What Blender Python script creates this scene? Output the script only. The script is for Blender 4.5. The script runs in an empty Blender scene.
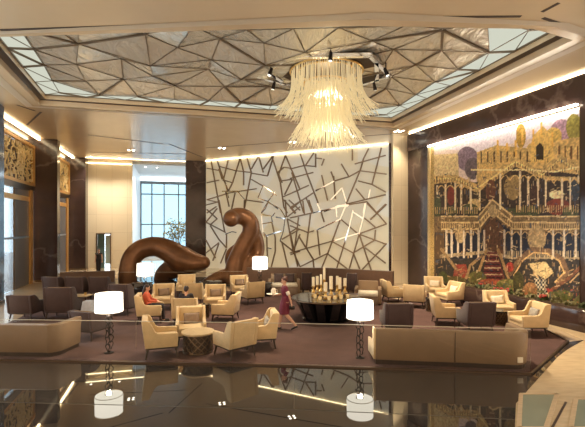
import bpy, bmesh, math, random
import numpy as np
from mathutils import Vector, Matrix, geometry
R = math.radians
rnd = random.Random(7)
SC = bpy.context.scene
COL = SC.collection
F = 420.0; CX = 292.5; HY = 226.0; CH = 3.2; CZ = 8.2      # focal (px), centre, horizon row, eye height, soffit height
TH = R(16.0); CT, ST = math.cos(TH), math.sin(TH)
def G(px, py, z=0.0):
    d = F*(CH-z)/(py-HY); return Vector(((px-CX)/F*d, d, z))
def CE(px, py, z=CZ):
    d = F*(z-CH)/(HY-py); return Vector(((px-CX)/F*d, d, z))
def AT(px, py, d):
    return Vector(((px-CX)/F*d, d, CH-(py-HY)/F*d))
def UV(u, v, z=0.0):
    return Vector((u*CT-v*ST, u*ST+v*CT, z))

# ---------------------------------------------------------------- materials
def mat(name, col, rough=.5, metal=0., spec=.5, ior=1.5, emit=None, es=0., coat=0., var=0., vscale=8., bump=0., bscale=60., trans=0., stretch=None, sheen=0.):
    m = bpy.data.materials.new(name); m.use_nodes = True
    nt = m.node_tree; b = nt.nodes['Principled BSDF']
    b.inputs['Base Color'].default_value = (*col, 1); b.inputs['Roughness'].default_value = rough
    b.inputs['Metallic'].default_value = metal; b.inputs['IOR'].default_value = ior
    b.inputs['Specular IOR Level'].default_value = spec
    b.inputs['Coat Weight'].default_value = coat; b.inputs['Coat Roughness'].default_value = .03
    b.inputs['Transmission Weight'].default_value = trans
    if sheen: b.inputs['Sheen Weight'].default_value = sheen
    if emit: b.inputs['Emission Color'].default_value = (*emit, 1); b.inputs['Emission Strength'].default_value = es
    if var or bump:
        tc = nt.nodes.new('ShaderNodeTexCoord'); mp = nt.nodes.new('ShaderNodeMapping')
        nt.links.new(tc.outputs['Object'], mp.inputs[0])
        if stretch: mp.inputs['Scale'].default_value = stretch
    if var:
        n = nt.nodes.new('ShaderNodeTexNoise'); n.inputs['Scale'].default_value = vscale; n.inputs['Detail'].default_value = 4
        nt.links.new(mp.outputs[0], n.inputs['Vector'])
        r = nt.nodes.new('ShaderNodeValToRGB')
        r.color_ramp.elements[0].position = .3; r.color_ramp.elements[1].position = .7
        r.color_ramp.elements[0].color = (*[c*(1-var) for c in col], 1)
        r.color_ramp.elements[1].color = (*[min(1, c*(1+var)) for c in col], 1)
        nt.links.new(n.outputs['Fac'], r.inputs[0]); nt.links.new(r.outputs[0], b.inputs['Base Color'])
    if bump:
        n2 = nt.nodes.new('ShaderNodeTexNoise'); n2.inputs['Scale'].default_value = bscale; n2.inputs['Detail'].default_value = 3
        nt.links.new(mp.outputs[0], n2.inputs['Vector'])
        bp = nt.nodes.new('ShaderNodeBump'); bp.inputs['Strength'].default_value = bump; bp.inputs['Distance'].default_value = .02
        nt.links.new(n2.outputs['Fac'], bp.inputs['Height']); nt.links.new(bp.outputs[0], b.inputs['Normal'])
    return m
def emat(name, col, s):
    m = bpy.data.materials.new(name); m.use_nodes = True; nt = m.node_tree; nt.nodes.clear()
    o = nt.nodes.new('ShaderNodeOutputMaterial'); e = nt.nodes.new('ShaderNodeEmission')
    e.inputs[0].default_value = (*col, 1); e.inputs[1].default_value = s
    nt.links.new(e.outputs[0], o.inputs[0]); return m
def glassmat(name, tint=(1, 1, 1), refl=1.0):
    m = bpy.data.materials.new(name); m.use_nodes = True; nt = m.node_tree; nt.nodes.clear()
    o = nt.nodes.new('ShaderNodeOutputMaterial'); t = nt.nodes.new('ShaderNodeBsdfTransparent'); g = nt.nodes.new('ShaderNodeBsdfGlossy')
    g.inputs['Roughness'].default_value = .0; t.inputs[0].default_value = (*tint, 1)
    fr = nt.nodes.new('ShaderNodeFresnel'); fr.inputs[0].default_value = 1.35
    mu = nt.nodes.new('ShaderNodeMath'); mu.operation = 'MULTIPLY'; mu.inputs[1].default_value = refl
    mx = nt.nodes.new('ShaderNodeMixShader')
    nt.links.new(fr.outputs[0], mu.inputs[0]); nt.links.new(mu.outputs[0], mx.inputs[0])
    nt.links.new(t.outputs[0], mx.inputs[1]); nt.links.new(g.outputs[0], mx.inputs[2]); nt.links.new(mx.outputs[0], o.inputs[0])
    return m
def marble(name, base, vein, rough=.12, scale=.7):
    m = bpy.data.materials.new(name); m.use_nodes = True; nt = m.node_tree; b = nt.nodes['Principled BSDF']
    b.inputs['Roughness'].default_value = rough
    tc = nt.nodes.new('ShaderNodeTexCoord')
    n = nt.nodes.new('ShaderNodeTexNoise'); n.inputs['Scale'].default_value = scale*1.3; n.inputs['Detail'].default_value = 6
    nt.links.new(tc.outputs['Object'], n.inputs['Vector'])
    mix = nt.nodes.new('ShaderNodeMixRGB'); mix.inputs[0].default_value = .8
    nt.links.new(tc.outputs['Object'], mix.inputs[1]); nt.links.new(n.outputs['Color'], mix.inputs[2])
    v = nt.nodes.new('ShaderNodeTexVoronoi'); v.feature = 'DISTANCE_TO_EDGE'; v.inputs['Scale'].default_value = scale*2.2
    nt.links.new(mix.outputs[0], v.inputs['Vector'])
    r = nt.nodes.new('ShaderNodeValToRGB'); r.color_ramp.elements[0].position = 0; r.color_ramp.elements[1].position = .035
    r.color_ramp.elements[0].color = (*vein, 1); r.color_ramp.elements[1].color = (*base, 1)
    nt.links.new(v.outputs['Distance'], r.inputs[0])
    r2 = nt.nodes.new('ShaderNodeValToRGB'); r2.color_ramp.elements[0].position = .3; r2.color_ramp.elements[1].position = .75
    r2.color_ramp.elements[0].color = (.55, .55, .55, 1); r2.color_ramp.elements[1].color = (1.25, 1.2, 1.15, 1)
    nt.links.new(n.outputs['Fac'], r2.inputs[0])
    mul = nt.nodes.new('ShaderNodeMixRGB'); mul.blend_type = 'MULTIPLY'; mul.inputs[0].default_value = 1
    nt.links.new(r.outputs[0], mul.inputs[1]); nt.links.new(r2.outputs[0], mul.inputs[2]); nt.links.new(mul.outputs[0], b.inputs['Base Color'])
    return m
def tilemat(name, col, joint, w, h, rough=.25, var=.06):
    m = bpy.data.materials.new(name); m.use_nodes = True; nt = m.node_tree; b = nt.nodes['Principled BSDF']
    b.inputs['Roughness'].default_value = rough
    tc = nt.nodes.new('ShaderNodeTexCoord'); br = nt.nodes.new('ShaderNodeTexBrick')
    br.offset = 0; br.inputs['Scale'].default_value = 1; br.inputs['Mortar Size'].default_value = .012
    br.inputs['Brick Width'].default_value = w; br.inputs['Row Height'].default_value = h
    br.inputs['Color1'].default_value = (*col, 1); br.inputs['Color2'].default_value = (*[c*(1-var) for c in col], 1); br.inputs['Mortar'].default_value = (*joint, 1)
    nt.links.new(tc.outputs['UV'], br.inputs['Vector']); nt.links.new(br.outputs['Color'], b.inputs['Base Color'])
    return m
M = {}
M['cream'] = mat('cream_fabric', (.66, .49, .275), .8, var=.08, vscale=5, bump=.15, bscale=220, sheen=.2)
M['dark'] = mat('dark_fabric', (.062, .036, .036), .75, var=.12, vscale=5, bump=.15, bscale=220, sheen=.2)
M['tan'] = mat('tan_leather', (.235, .155, .092), .42, var=.06, vscale=3)
M['pillow_brown'] = mat('taupe_fabric', (.25, .18, .13), .85, var=.15, vscale=9, bump=.2, bscale=200)
M['pillow_grey'] = mat('grey_fabric', (.36, .33, .29), .85, var=.25, vscale=14, bump=.2, bscale=200)
M['pillow_light'] = mat('pale_fabric', (.74, .68, .56), .85, var=.1, vscale=14, bump=.2, bscale=200)
M['pillow_blue'] = mat('bluegrey_fabric', (.50, .55, .66), .85, var=.1, vscale=10)
M['wood'] = mat('dark_wood', (.035, .02, .014), .35, var=.25, vscale=14, stretch=(1, 1, .15))
M['oak'] = mat('pale_wood', (.58, .44, .27), .3, var=.15, vscale=6, stretch=(1, 6, 1))
M['black'] = mat('black_lacquer', (.012, .011, .012), .12, coat=.3)
M['bronze_metal'] = mat('bronze_metal', (.18, .12, .075), .3, metal=1.)
M['iron'] = mat('dark_iron', (.03, .025, .025), .45, metal=.8)
M['mosaic'] = mat('gold_mosaic', (.72, .56, .30), .4, metal=.15, var=.35, vscale=30)
M['washer'] = emat('wall_washer_glow', (1, .90, .70), 13.)
M['gold'] = mat('gold_metal', (.83, .56, .2), .32, metal=.9)
M['orange_gold'] = mat('warm_brass', (.80, .45, .15), .35, metal=.55)
M['steel'] = mat('polished_steel', (.97, .98, 1.0), .07, metal=1., emit=None)
M['bar'] = mat('dark_bronze_bar', (.26, .19, .125), .28, metal=.6)
M['sculpture'] = mat('patinated_bronze', (.185, .085, .038), .34, metal=.45, var=.28, vscale=1.6, bump=.15, bscale=9)
M['carpet'] = mat('plum_carpet', (.092, .046, .040), .95, var=.14, vscale=2.2, bump=.3, bscale=160)
M['black_floor'] = mat('black_polished_stone', (.032, .028, .025), .015, spec=.5, ior=1.9)
M['stone_floor'] = mat('cream_stone', (.56, .44, .30), .05, var=.08, vscale=1.2, ior=1.6)
M['light_stone'] = mat('light_cream_stone', (.60, .47, .30), .25, var=.12, vscale=2.5, stretch=(1, 4, 1))
M['green_glass'] = mat('green_floor_glass', (.26, .29, .22), .15, var=.08, vscale=1.5)
M['soffit'] = mat('champagne_ceiling', (.70, .53, .335), .22, var=.03, vscale=.8, ior=1.7)
M['slot'] = mat('slot_dark', (.06, .035, .02), .6)
M['marble'] = marble('brown_black_marble', (.060, .037, .034), (.13, .095, .085), .12, .5)
M['cream_wall'] = tilemat('cream_wall_panel', (.84, .73, .54), (.70, .59, .42), 1.1, 1.35)
M['band_pale'] = mat('pale_band', (.62, .51, .36), .4)
M['frame_dark'] = mat('recess_frame', (.10, .07, .05), .3, metal=.6)
M['rib'] = mat('rib_metal', (.20, .155, .11), .35, metal=.7)
M['shade'] = emat('lamp_shade_glow', (1, .92, .76), 2.6)
M['shade_far'] = emat('lamp_shade_glow_soft', (1, .92, .74), 1.6)
M['cove'] = emat('cove_glow', (1, .80, .48), 8.)
M['recess_fill'] = emat('recess_fill_glow', (1, .95, .82), 10.)
M['spot_glow'] = emat('downlight_glow', (1, .9, .72), 10.)
M['glass'] = glassmat('clear_glass', (.985, .99, .98), .75)
M['tinted_glass'] = glassmat('tinted_facade_glass', (.47, .56, .60), .8)
M['win_glass'] = glassmat('window_glass', (.93, .97, 1.), .8)
M['glass_edge'] = mat('glass_edge', (.60, .56, .46), .2, emit=None)
M['panel_grey'] = mat('grey_door_panel', (.17, .165, .17), .2, ior=1.6)
M['mullion'] = mat('grey_mullion', (.22, .26, .30), .4, metal=.4)
M['white_paint'] = mat('white_paint', (.72, .76, .80), .5)
M['candle'] = mat('candle_wax', (.85, .74, .52), .5, emit=(1, .8, .5), es=.12)
M['skin'] = mat('skin', (.62, .36, .25), .5)
M['hair'] = mat('dark_hair', (.025, .014, .012), .45)
M['hair_warm'] = mat('brown_hair', (.10, .04, .03), .45)
M['maroon'] = mat('maroon_cloth', (.155, .018, .045), .7, var=.1, vscale=12)
M['orange'] = mat('coral_cloth', (.55, .10, .045), .7, var=.1, vscale=12)
M['navy'] = mat('black_cloth', (.018, .015, .022), .7)
M['white_cloth'] = mat('white_cloth', (.80, .74, .64), .7)
M['shoe'] = mat('black_shoe', (.012, .01, .01), .3)
M['leaf'] = mat('green_leaf', (.07, .09, .032), .6, var=.5, vscale=3)
M['leaf_y'] = mat('olive_leaf', (.17, .15, .06), .6, var=.4, vscale=3)
M['flower'] = mat('red_flower', (.40, .06, .045), .6)

# ---------------------------------------------------------------- mesh building
class MB:
    def __init__(s): s.v = []; s.f = []
    def add(s, vs, fs, mtx=None):
        o = len(s.v); s.v += [(mtx @ Vector(v)) if mtx else Vector(v) for v in vs]; s.f += [[i+o for i in f] for f in fs]; return s
    def box(s, c, size, mtx=None, taper=None):
        x, y, z = [a/2 for a in size]; t = taper or (1, 1)
        vs = []
        for k, sz in ((0, -1), (1, 1)):
            a, b = (x*t[0], y*t[1]) if k == 0 else (x, y)
            for sx, sy in ((-1, -1), (1, -1), (1, 1), (-1, 1)): vs.append((c[0]+sx*a, c[1]+sy*b, c[2]+sz*z))
        return s.add(vs, [(3, 2, 1, 0), (4, 5, 6, 7), (0, 1, 5, 4), (1, 2, 6, 5), (2, 3, 7, 6), (3, 0, 4, 7)], mtx)
    def bar(s, a, b, w, h, up=Vector((0, 0, 1))):
        a, b = Vector(a), Vector(b); d = (b-a)
        if d.length < 1e-5: return s
        d.normalize(); sd = d.cross(up)
        if sd.length < 1e-4: sd = d.cross(Vector((1, 0, 0)))
        sd.normalize(); u = sd.cross(d).normalized()
        vs = []
        for p in (a, b):
            for i, j in ((-1, -1), (1, -1), (1, 1), (-1, 1)): vs.append(p+sd*(i*w/2)+u*(j*h/2))
        return s.add(vs, [(3, 2, 1, 0), (4, 5, 6, 7), (0, 1, 5, 4), (1, 2, 6, 5), (2, 3, 7, 6), (3, 0, 4, 7)])
    def prism(s, poly, z0, z1, mtx=None):
        n = len(poly); vs = [(p[0], p[1], z0) for p in poly]+[(p[0], p[1], z1) for p in poly]
        fs = [list(range(n))[::-1], list(range(n, 2*n))]+[(i, (i+1) % n, n+(i+1) % n, n+i) for i in range(n)]
        return s.add(vs, fs, mtx)
    def xprism(s, poly, x0, x1, mtx=None):        # poly in (y, z)
        n = len(poly); vs = [(x0, p[0], p[1]) for p in poly]+[(x1, p[0], p[1]) for p in poly]
        fs = [list(range(n)), list(range(n, 2*n))[::-1]]+[(i, n+i, n+(i+1) % n, (i+1) % n) for i in range(n)]
        return s.add(vs, fs, mtx)
    def tube(s, pts, rad, seg=8, closed=False):
        pts = [Vector(p) for p in pts]; n = len(pts)
        rs = rad if isinstance(rad, (list, tuple)) else [rad]*n
        o = len(s.v); ref = None
        for i, p in enumerate(pts):
            a = pts[(i-1) % n] if (closed or i > 0) else p; b = pts[(i+1) % n] if (closed or i < n-1) else p
            t = (b-a).normalized()
            if ref is None: ref = t.orthogonal().normalized()
            ref = (ref-t*ref.dot(t))
            if ref.length < 1e-5: ref = t.orthogonal()
            ref.normalize(); bn = t.cross(ref)
            for k in range(seg):
                an = 2*math.pi*k/seg; s.v.append(p+(ref*math.cos(an)+bn*math.sin(an))*rs[i])
        m = n if closed else n-1
        for i in range(m):
            for k in range(seg):
                a = o+i*seg+k; b = o+i*seg+(k+1) % seg; j = (i+1) % n
                s.f.append([a, b, o+j*seg+(k+1) % seg, o+j*seg+k])
        if not closed:
            s.f.append([o+k for k in range(seg)][::-1]); s.f.append([o+(n-1)*seg+k for k in range(seg)])
        return s
    def lathe(s, prof, seg=24, c=(0, 0, 0), mtx=None, sx=1, sy=1):   # prof: (r, z) bottom to top, capped
        vs = []; n = len(prof)
        for r, z in prof:
            for k in range(seg):
                a = 2*math.pi*k/seg; vs.append((c[0]+sx*r*math.cos(a), c[1]+sy*r*math.sin(a), c[2]+z))
        fs = [[i*seg+k, i*seg+(k+1) % seg, (i+1)*seg+(k+1) % seg, (i+1)*seg+k] for i in range(n-1) for k in range(seg)]
        fs.append(list(range(seg))[::-1]); fs.append([(n-1)*seg+k for k in range(seg)])
        return s.add(vs, fs, mtx)
    def ball(s, c, r, seg=14, mtx=None):
        r = r if isinstance(r, (tuple, list)) else (r, r, r)
        prof = []
        for i in range(1, seg//2): prof.append((math.sin(math.pi*i/(seg//2)), -math.cos(math.pi*i/(seg//2))))
        vs = []; fs = []; n = len(prof)
        for rr, z in prof:
            for k in range(seg):
                a = 2*math.pi*k/seg; vs.append((c[0]+r[0]*rr*math.cos(a), c[1]+r[1]*rr*math.sin(a), c[2]+r[2]*z))
        vs += [(c[0], c[1], c[2]-r[2]), (c[0], c[1], c[2]+r[2])]
        fs = [[i*seg+k, i*seg+(k+1) % seg, (i+1)*seg+(k+1) % seg, (i+1)*seg+k] for i in range(n-1) for k in range(seg)]
        for k in range(seg):
            fs.append([n*seg, (k+1) % seg, k]); fs.append([n*seg+1, (n-1)*seg+k, (n-1)*seg+(k+1) % seg])
        return s.add(vs, fs, mtx)
    def bone(s, a, b, ra, rb, seg=12):
        a, b = Vector(a), Vector(b)
        s.tube([a, (a+b)/2, b], [ra, (ra+rb)/2, rb], seg); s.ball(a, ra, 12); s.ball(b, rb, 12); return s
    def mesh(s, name, smooth=False, bevel=0., bseg=2):
        me = bpy.data.meshes.new(name); me.from_pydata([tuple(v) for v in s.v], [], s.f); me.validate()
        bm = bmesh.new(); bm.from_mesh(me); bmesh.ops.recalc_face_normals(bm, faces=bm.faces)
        if bevel:
            es = [e for e in bm.edges if len(e.link_faces) == 2 and e.calc_face_angle(0) > R(28)]
            bmesh.ops.bevel(bm, geom=es, offset=bevel, segments=bseg, affect='EDGES', profile=.5, clamp_overlap=True)
        bm.to_mesh(me); bm.free()
        if smooth or bevel:
            for p in me.polygons: p.use_smooth = True
            try: me.set_sharp_from_angle(angle=R(50))
            except Exception: pass
        return me
    def build(s, name, m, parent=None, smooth=False, bevel=0., bseg=2, loc=None, rz=0.):
        o = bpy.data.objects.new(name, s.mesh(name, smooth, bevel, bseg)); COL.objects.link(o)
        o.data.materials.append(m)
        if parent: o.parent = parent
        if loc is not None: o.location = loc
        if rz: o.rotation_euler.z = rz
        return o
def tag(o, label=None, cat=None, group=None, kind=None):
    if label: o['label'] = label
    if cat: o['category'] = cat
    if group: o['group'] = group
    if kind: o['kind'] = kind
    return o
def empty(name, loc=(0, 0, 0), rz=0., label=None, cat=None, group=None):
    o = bpy.data.objects.new(name, None); COL.objects.link(o); o.location = loc; o.rotation_euler.z = rz
    o.empty_display_size = .1
    return tag(o, label, cat, group)
KIDS = {}
def kids(o): return [c for c in COL.objects if c.parent == o]
def copy_tree(o, parent=None):
    c = o.copy(); COL.objects.link(c)
    if parent: c.parent = parent
    for ch in kids(o): copy_tree(ch, c)
    return c
def struct(o): o['kind'] = 'structure'; return o
def voxel(mb, name, size, m, parent=None, smooth_it=4):
    o = mb.build(name, m, None, smooth=True)
    r = o.modifiers.new('r', 'REMESH'); r.mode = 'VOXEL'; r.voxel_size = size; r.use_smooth_shade = True
    sm = o.modifiers.new('s', 'SMOOTH'); sm.iterations = smooth_it; sm.factor = .5
    dg = bpy.context.evaluated_depsgraph_get(); dg.update()
    me = bpy.data.meshes.new_from_object(o.evaluated_get(dg)); me.name = name
    o.modifiers.clear(); old = o.data; o.data = me; bpy.data.meshes.remove(old)
    if not me.materials: me.materials.append(m)
    for p in me.polygons: p.use_smooth = True
    if parent: o.parent = parent
    return o
def face_rz(fx, fy): return math.atan2(fx, -fy)     # local -Y turned to (fx, fy)
def add_uv(o, axis):      # metric UV along a wall: axis = horizontal direction
    me = o.data; uv = me.uv_layers.new(name='UVMap'); a = Vector(axis).normalized(); b = Vector((-a.y, a.x, 0))
    for p in me.polygons:
        ax = b if abs(p.normal.dot(a)) > .7 else a
        for li in p.loop_indices:
            co = me.vertices[me.loops[li].vertex_index].co; uv.data[li].uv = (co.dot(ax), co.z)
# ================================================================ camera, world
cam = bpy.data.cameras.new('camera'); co = bpy.data.objects.new('camera', cam); COL.objects.link(co)
co.location = (0, 0, CH); co.rotation_euler = (R(90), 0, 0); cam.sensor_width = 36; cam.lens = F/585*36
cam.shift_y = (HY-213.5)/585; cam.clip_end = 400; SC.camera = co
SC.view_settings.view_transform = 'Standard'; SC.view_settings.look = 'None'; SC.view_settings.gamma = 1; SC.view_settings.exposure = .5
w = bpy.data.worlds.new('sky_and_fill'); SC.world = w; w.use_nodes = True
wn = w.node_tree.nodes['Background']; wt = w.node_tree
wc = wt.nodes.new('ShaderNodeTexCoord'); wx = wt.nodes.new('ShaderNodeSeparateXYZ'); wt.links.new(wc.outputs['Generated'], wx.inputs[0])
wr = wt.nodes.new('ShaderNodeMapRange'); wr.inputs['From Min'].default_value = -.25; wr.inputs['From Max'].default_value = .15; wt.links.new(wx.outputs['Y'], wr.inputs['Value'])
wm = wt.nodes.new('ShaderNodeMixRGB'); wm.inputs[1].default_value = (1.05, .74, .46, 1); wm.inputs[2].default_value = (2.6, 3.15, 3.5, 1)  # cool sky ahead, warm fill light added behind the camera
wt.links.new(wr.outputs[0], wm.inputs[0]); wt.links.new(wm.outputs[0], wn.inputs[0]); wn.inputs[1].default_value = 1.0

# ================================================================ setting: floors
m = MB(); m.prism([UV(-40, -8)[:2], UV(40, -8)[:2], UV(40, 62)[:2], UV(-40, 62)[:2]], -.5, -.2)
struct(m.build('ground_outside', mat('pale_paving', (.82, .83, .84), .6, var=.08, vscale=.3)))
m = MB(); m.prism([p[:2] for p in (UV(-7.6, 1), UV(13, 1), UV(13, 34), UV(13, 44), UV(-7.6, 44))], -.2, 0)
struct(m.build('floor_stone', M['stone_floor']))
EDGE = [Vector((-10.2, 10.15, 0)), G(0, 361), G(290, 366.5), G(430, 371), G(531, 375)]
REDGE = [G(531, 375), G(568, 342), UV(12.2, 13.0)]
BND = [Vector((3.3, 1.2, 0)), G(515, 427), G(516, 404), G(558, 357), G(568, 349.5)]
# black polished stone in front of the lounge
pts = [UV(-7.6, 1.2)]+BND+[REDGE[1]+Vector((.6, .2, 0)), REDGE[1], G(531, 375)]+EDGE[::-1][1:]+[UV(-7.6, 12)]
m = MB(); m.prism([p[:2] for p in pts], 0, .006); struct(m.build('floor_black', M['black_floor']))
# lounge carpet
BACK = [G(400, 300), G(385, 297), G(262, 293), G(200, 289.5), G(112, 289.5), G(56, 292)]
pts = EDGE+REDGE[1:]+[UV(12.3, 20)]+BACK+[G(46, 300), G(20, 318), Vector((-9.3, 13, 0))]
m = MB(); m.prism([p[:2] for p in pts], 0, .014); struct(m.build('floor_carpet', M['carpet']))
# light stone walk at the right with green glass panels
m = MB(); m.prism([p[:2] for p in BND+[REDGE[1]+Vector((.6, .2, 0)), UV(12.3, 12.8), UV(12.5, 1.2)]], 0, .01)
struct(m.build('floor_walkway', M['light_stone']))
for lab, q in (('green glass floor panel beside the black polished floor', [(521, 394), (557, 394), (546, 428), (519, 428)]),
               ('green glass floor panel at the right edge of the walkway', [(576, 399), (606, 399), (606, 428), (571, 428)])):
    c = sum((G(*p) for p in q), Vector())/4
    fl = empty('floor_panel', c, label=lab, cat='floor panel')
    m = MB(); m.prism([(G(*p)-c)[:2] for p in q], .011, .022); m.build('glass', M['green_glass'], fl)
    m = MB()
    for i in range(4): m.bar(G(*q[i], .018)-c, G(*q[(i+1) % 4], .018)-c, .07, .02)
    m.build('frame', M['oak'], fl)
m = MB(); m.bar(G(566, 402, .014), G(552, 428, .014), .035, .01)
struct(m.build('trim_1', M['slot']))
# curb that holds the balustrade glass
m = MB()
for a, b in zip(EDGE[:-1], EDGE[1:]): m.bar(a+Vector((0, 0, .02)), b+Vector((0, 0, .02)), .05, .04)
for a, b in zip(REDGE[:-1], REDGE[1:]): m.bar(a+Vector((0, 0, .02)), b+Vector((0, 0, .02)), .05, .04)
struct(m.build('trim_2', M['frame_dark']))

# ================================================================ ceiling
hole = [CE(40, 105), CE(393, 127), CE(573, 40), CE(533, 29), CE(360, 26), CE(0, 36)+Vector((-.75, .1, 0))]
outer = [UV(-7.7, -3), UV(13, -3), UV(13, 23), UV(2.9, 33.6), UV(-7.7, 33.6)]
def tess(outer, hole, z, name, m_, th=.02):
    allp = outer+hole; tris = geometry.tessellate_polygon([[Vector((p.x, p.y, 0)) for p in outer], [Vector((p.x, p.y, 0)) for p in hole]])
    b = MB(); b.v = [Vector((p.x, p.y, z)) for p in allp]; b.f = [list(t) for t in tris]
    return b.build(name, m_)
struct(tess(outer, hole, CZ, 'ceiling', M['soffit']))
m = MB(); m.prism([p[:2] for p in outer], 9.7, 9.8); struct(m.build('ceiling_slab', M['slot']))
hc = sum(hole, Vector())/len(hole)
def inset(pts, d):
    return [p+(hc-p).normalized()*d for p in pts]
n = len(hole)
def ring(a, b, za, zb, name, m_):
    q = MB()
    q.v = [Vector((p.x, p.y, za)) for p in a]+[Vector((p.x, p.y, zb)) for p in b]
    q.f = [[i, (i+1) % n, n+(i+1) % n, n+i] for i in range(n)]
    return struct(q.build(name, m_))
ring(inset(hole, -.75), inset(hole, -.40), CZ-.012, CZ-.012, 'trim_3', M['band_pale'])
ring(hole, hole, CZ, CZ+.25, 'trim_4', M['soffit'])
ring(inset(hole, -.02), inset(hole, .28), CZ+.20, CZ+.22, 'trim_5', M['frame_dark'])
ring(inset(hole, .28), inset(hole, .28), CZ+.22, 9.7, 'trim_6', M['soffit'])
ring(inset(hole, .08), inset(hole, .20), CZ+.26, CZ+.26, 'trim_16', M['recess_fill'])  # added glow strip, unseen on the ledge, brightens the facets
# thin joints cut into the soffit
slots = [((88, 135), (163, 144)), ((169, 144), (202, 157)), ((27, 125), (41, 112)), ((17, 105), (35, 111)), ((0, 30), (400, 17.5)), ((400, 17.5), (521, 16.5)),
         ((542, 12), (559, 3)), ((543, 18), (585, 32)), ((206, 148), (392, 134)), ((62, 148), (78, 157)), ((392, 134), (403, 140)), ((90, 152), (186, 154))]
m = MB()
for a, b in slots: m.bar(CE(*a, CZ-.006), CE(*b, CZ-.006), .09, .008)
struct(m.build('trim_7', M['slot']))

# faceted mirror ceiling inside the recess
facet = bpy.data.materials.new('silver_leaf'); facet.use_nodes = True
nt = facet.node_tree; b = nt.nodes['Principled BSDF']; b.inputs['Metallic'].default_value = .5; b.inputs['Roughness'].default_value = .18
b.inputs['Base Color'].default_value = (.82, .77, .65, 1)
tc = nt.nodes.new('ShaderNodeTexCoord'); mp = nt.nodes.new('ShaderNodeMapping'); mp.inputs['Scale'].default_value = (1.2, .5, 1)
nz = nt.nodes.new('ShaderNodeTexNoise'); nz.inputs['Scale'].default_value = 2.2; nz.inputs['Detail'].default_value = 5; nz.inputs['Distortion'].default_value = 1.5
bp = nt.nodes.new('ShaderNodeBump'); bp.inputs['Strength'].default_value = .35; bp.inputs['Distance'].default_value = .25
nt.links.new(tc.outputs['Object'], mp.inputs[0]); nt.links.new(mp.outputs[0], nz.inputs['Vector']); nt.links.new(nz.outputs['Fac'], bp.inputs['Height']); nt.links.new(bp.outputs[0], b.inputs['Normal'])
hub = Vector((1.22, 15.1, 0))
inner = inset(hole, .30)
def inpoly(p, poly):
    r = False; j = len(poly)-1
    for i in range(len(poly)):
        a, c = poly[i], poly[j]
        if (a.y > p.y) != (c.y > p.y) and p.x < (c.x-a.x)*(p.y-a.y)/(c.y-a.y)+a.x: r = not r
        j = i
    return r
P = []; Z = []
per = []
for i in range(n):
    a, c = inner[i], inner[(i+1) % n]; k = max(1, int((c-a).length/1.5))
    for t in range(k): per.append(a.lerp(c, t/k))
per2 = [p+(hc-p).normalized()*.75 for p in per]
for p in per: P.append(Vector((p.x, p.y))); Z.append(8.62)
for p in per2: P.append(Vector((p.x, p.y))); Z.append(8.62+rnd.uniform(-.02, .05))
npz = len(per)
cnt = 0
core = [p+(hc-p).normalized()*1.35 for p in per]
tries = 0
while cnt < 62 and tries < 8000:
    tries += 1
    q = Vector((rnd.uniform(-10.5, 8), rnd.uniform(10, 21.5)))
    if inpoly(q, core) and all((q-o).length > 1.15 for o in P[npz:]) and (q-hub.xy).length > 1.7:
        P.append(q); dist = (q-hub.xy).length; Z.append(8.75+rnd.uniform(-.16, .3)); cnt += 1
P.append(hub.xy.copy()); Z.append(9.0)
res = geometry.delaunay_2d_cdt(P, [], [], 0, 1e-5)
V3 = []
for i, q in enumerate(res[0]):
    k = min(range(len(P)), key=lambda j: (P[j]-q).length); V3.append(Vector((q.x, q.y, Z[k])))
loops = [list(f) for f in res[2]]
src = [min(range(len(P)), key=lambda j: (P[j]-q).length) for q in res[0]]
fc = empty('faceted_ceiling', hc*1.0, label='faceted silver mirror ceiling set in the recess around the chandelier', cat='ceiling feature')
off = Vector((hc.x, hc.y, CZ))
pan = MB(); lit = MB(); rib = MB(); rib2 = MB(); edges = set()
for f in loops:
    c = sum((V3[i] for i in f), Vector())/len(f)
    if not inpoly(c, inner): continue
    is_per = all(src[i] < 2*npz for i in f)
    (lit if is_per else pan).add([V3[i]-off for i in f], [list(range(len(f)))])
    for i in range(len(f)):
        e = tuple(sorted((f[i], f[(i+1) % len(f)]))); edges.add(e)
for e in edges:
    a, c = V3[e[0]], V3[e[1]]
    ww = .022 if rnd.random() < .8 else .08
    (rib if ww < .05 else rib2).bar(a-off-Vector((0, 0, .02)), c-off-Vector((0, 0, .02)), ww, .02 if ww < .05 else .05)
pan.build('mirror_facet', facet, fc); lit.build('light_panel', emat('backlit_panel', (.88, .90, .74), .52), fc)
rib.build('thin_rib', M['rib'], fc); rib2.build('main_rib', M['rib'], fc)
fc.location = off

# ================================================================ chandelier
chand = empty('chandelier', (hub.x, hub.y, 8.75), label='huge two tier chandelier of flared glass rods hanging from the mirror ceiling', cat='chandelier')
rod_m = mat('warm_glass_rod', (.88, .78, .54), .15, emit=(1, .88, .56), es=.13, spec=.7)
def tier(name, n_, rt, zt, rb, zb, jit, seed, pw=3.4, rad=.013):
    rr = random.Random(seed); q = MB()
    for i in range(n_):
        a = 2*math.pi*i/n_+rr.uniform(-.02, .02); k = rr.uniform(.86, 1.0); r0 = rt*rr.uniform(.93, 1.0)
        pts = []
        for t in (0, .3, .55, .75, .9, 1.0):
            t2 = t*k; r = r0+(rb-rt)*t2**pw; pts.append((r*math.cos(a), r*math.sin(a), zt+(zb-zt)*(t2**1.0)-8.75+rr.uniform(0, jit)*t))
        q.tube(pts, rad, 5)
    o = q.build(name, rod_m, chand, smooth=True); o['kind'] = 'stuff'; return o
tier('upper_rods', 150, 1.27, 8.72, 1.95, 7.12, .18, 1)
tier('upper_rods', 90, 1.02, 8.72, 1.55, 7.0, .2, 2)
tier('lower_rods', 130, .80, 8.3, 1.52, 6.02, .22, 3)
tier('lower_rods', 80, .60, 8.3, 1.15, 5.9, .25, 4)
tier('core_rods', 46, .34, 8.3, .62, 6.1, .4, 5, 2.0)
q = MB()
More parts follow.
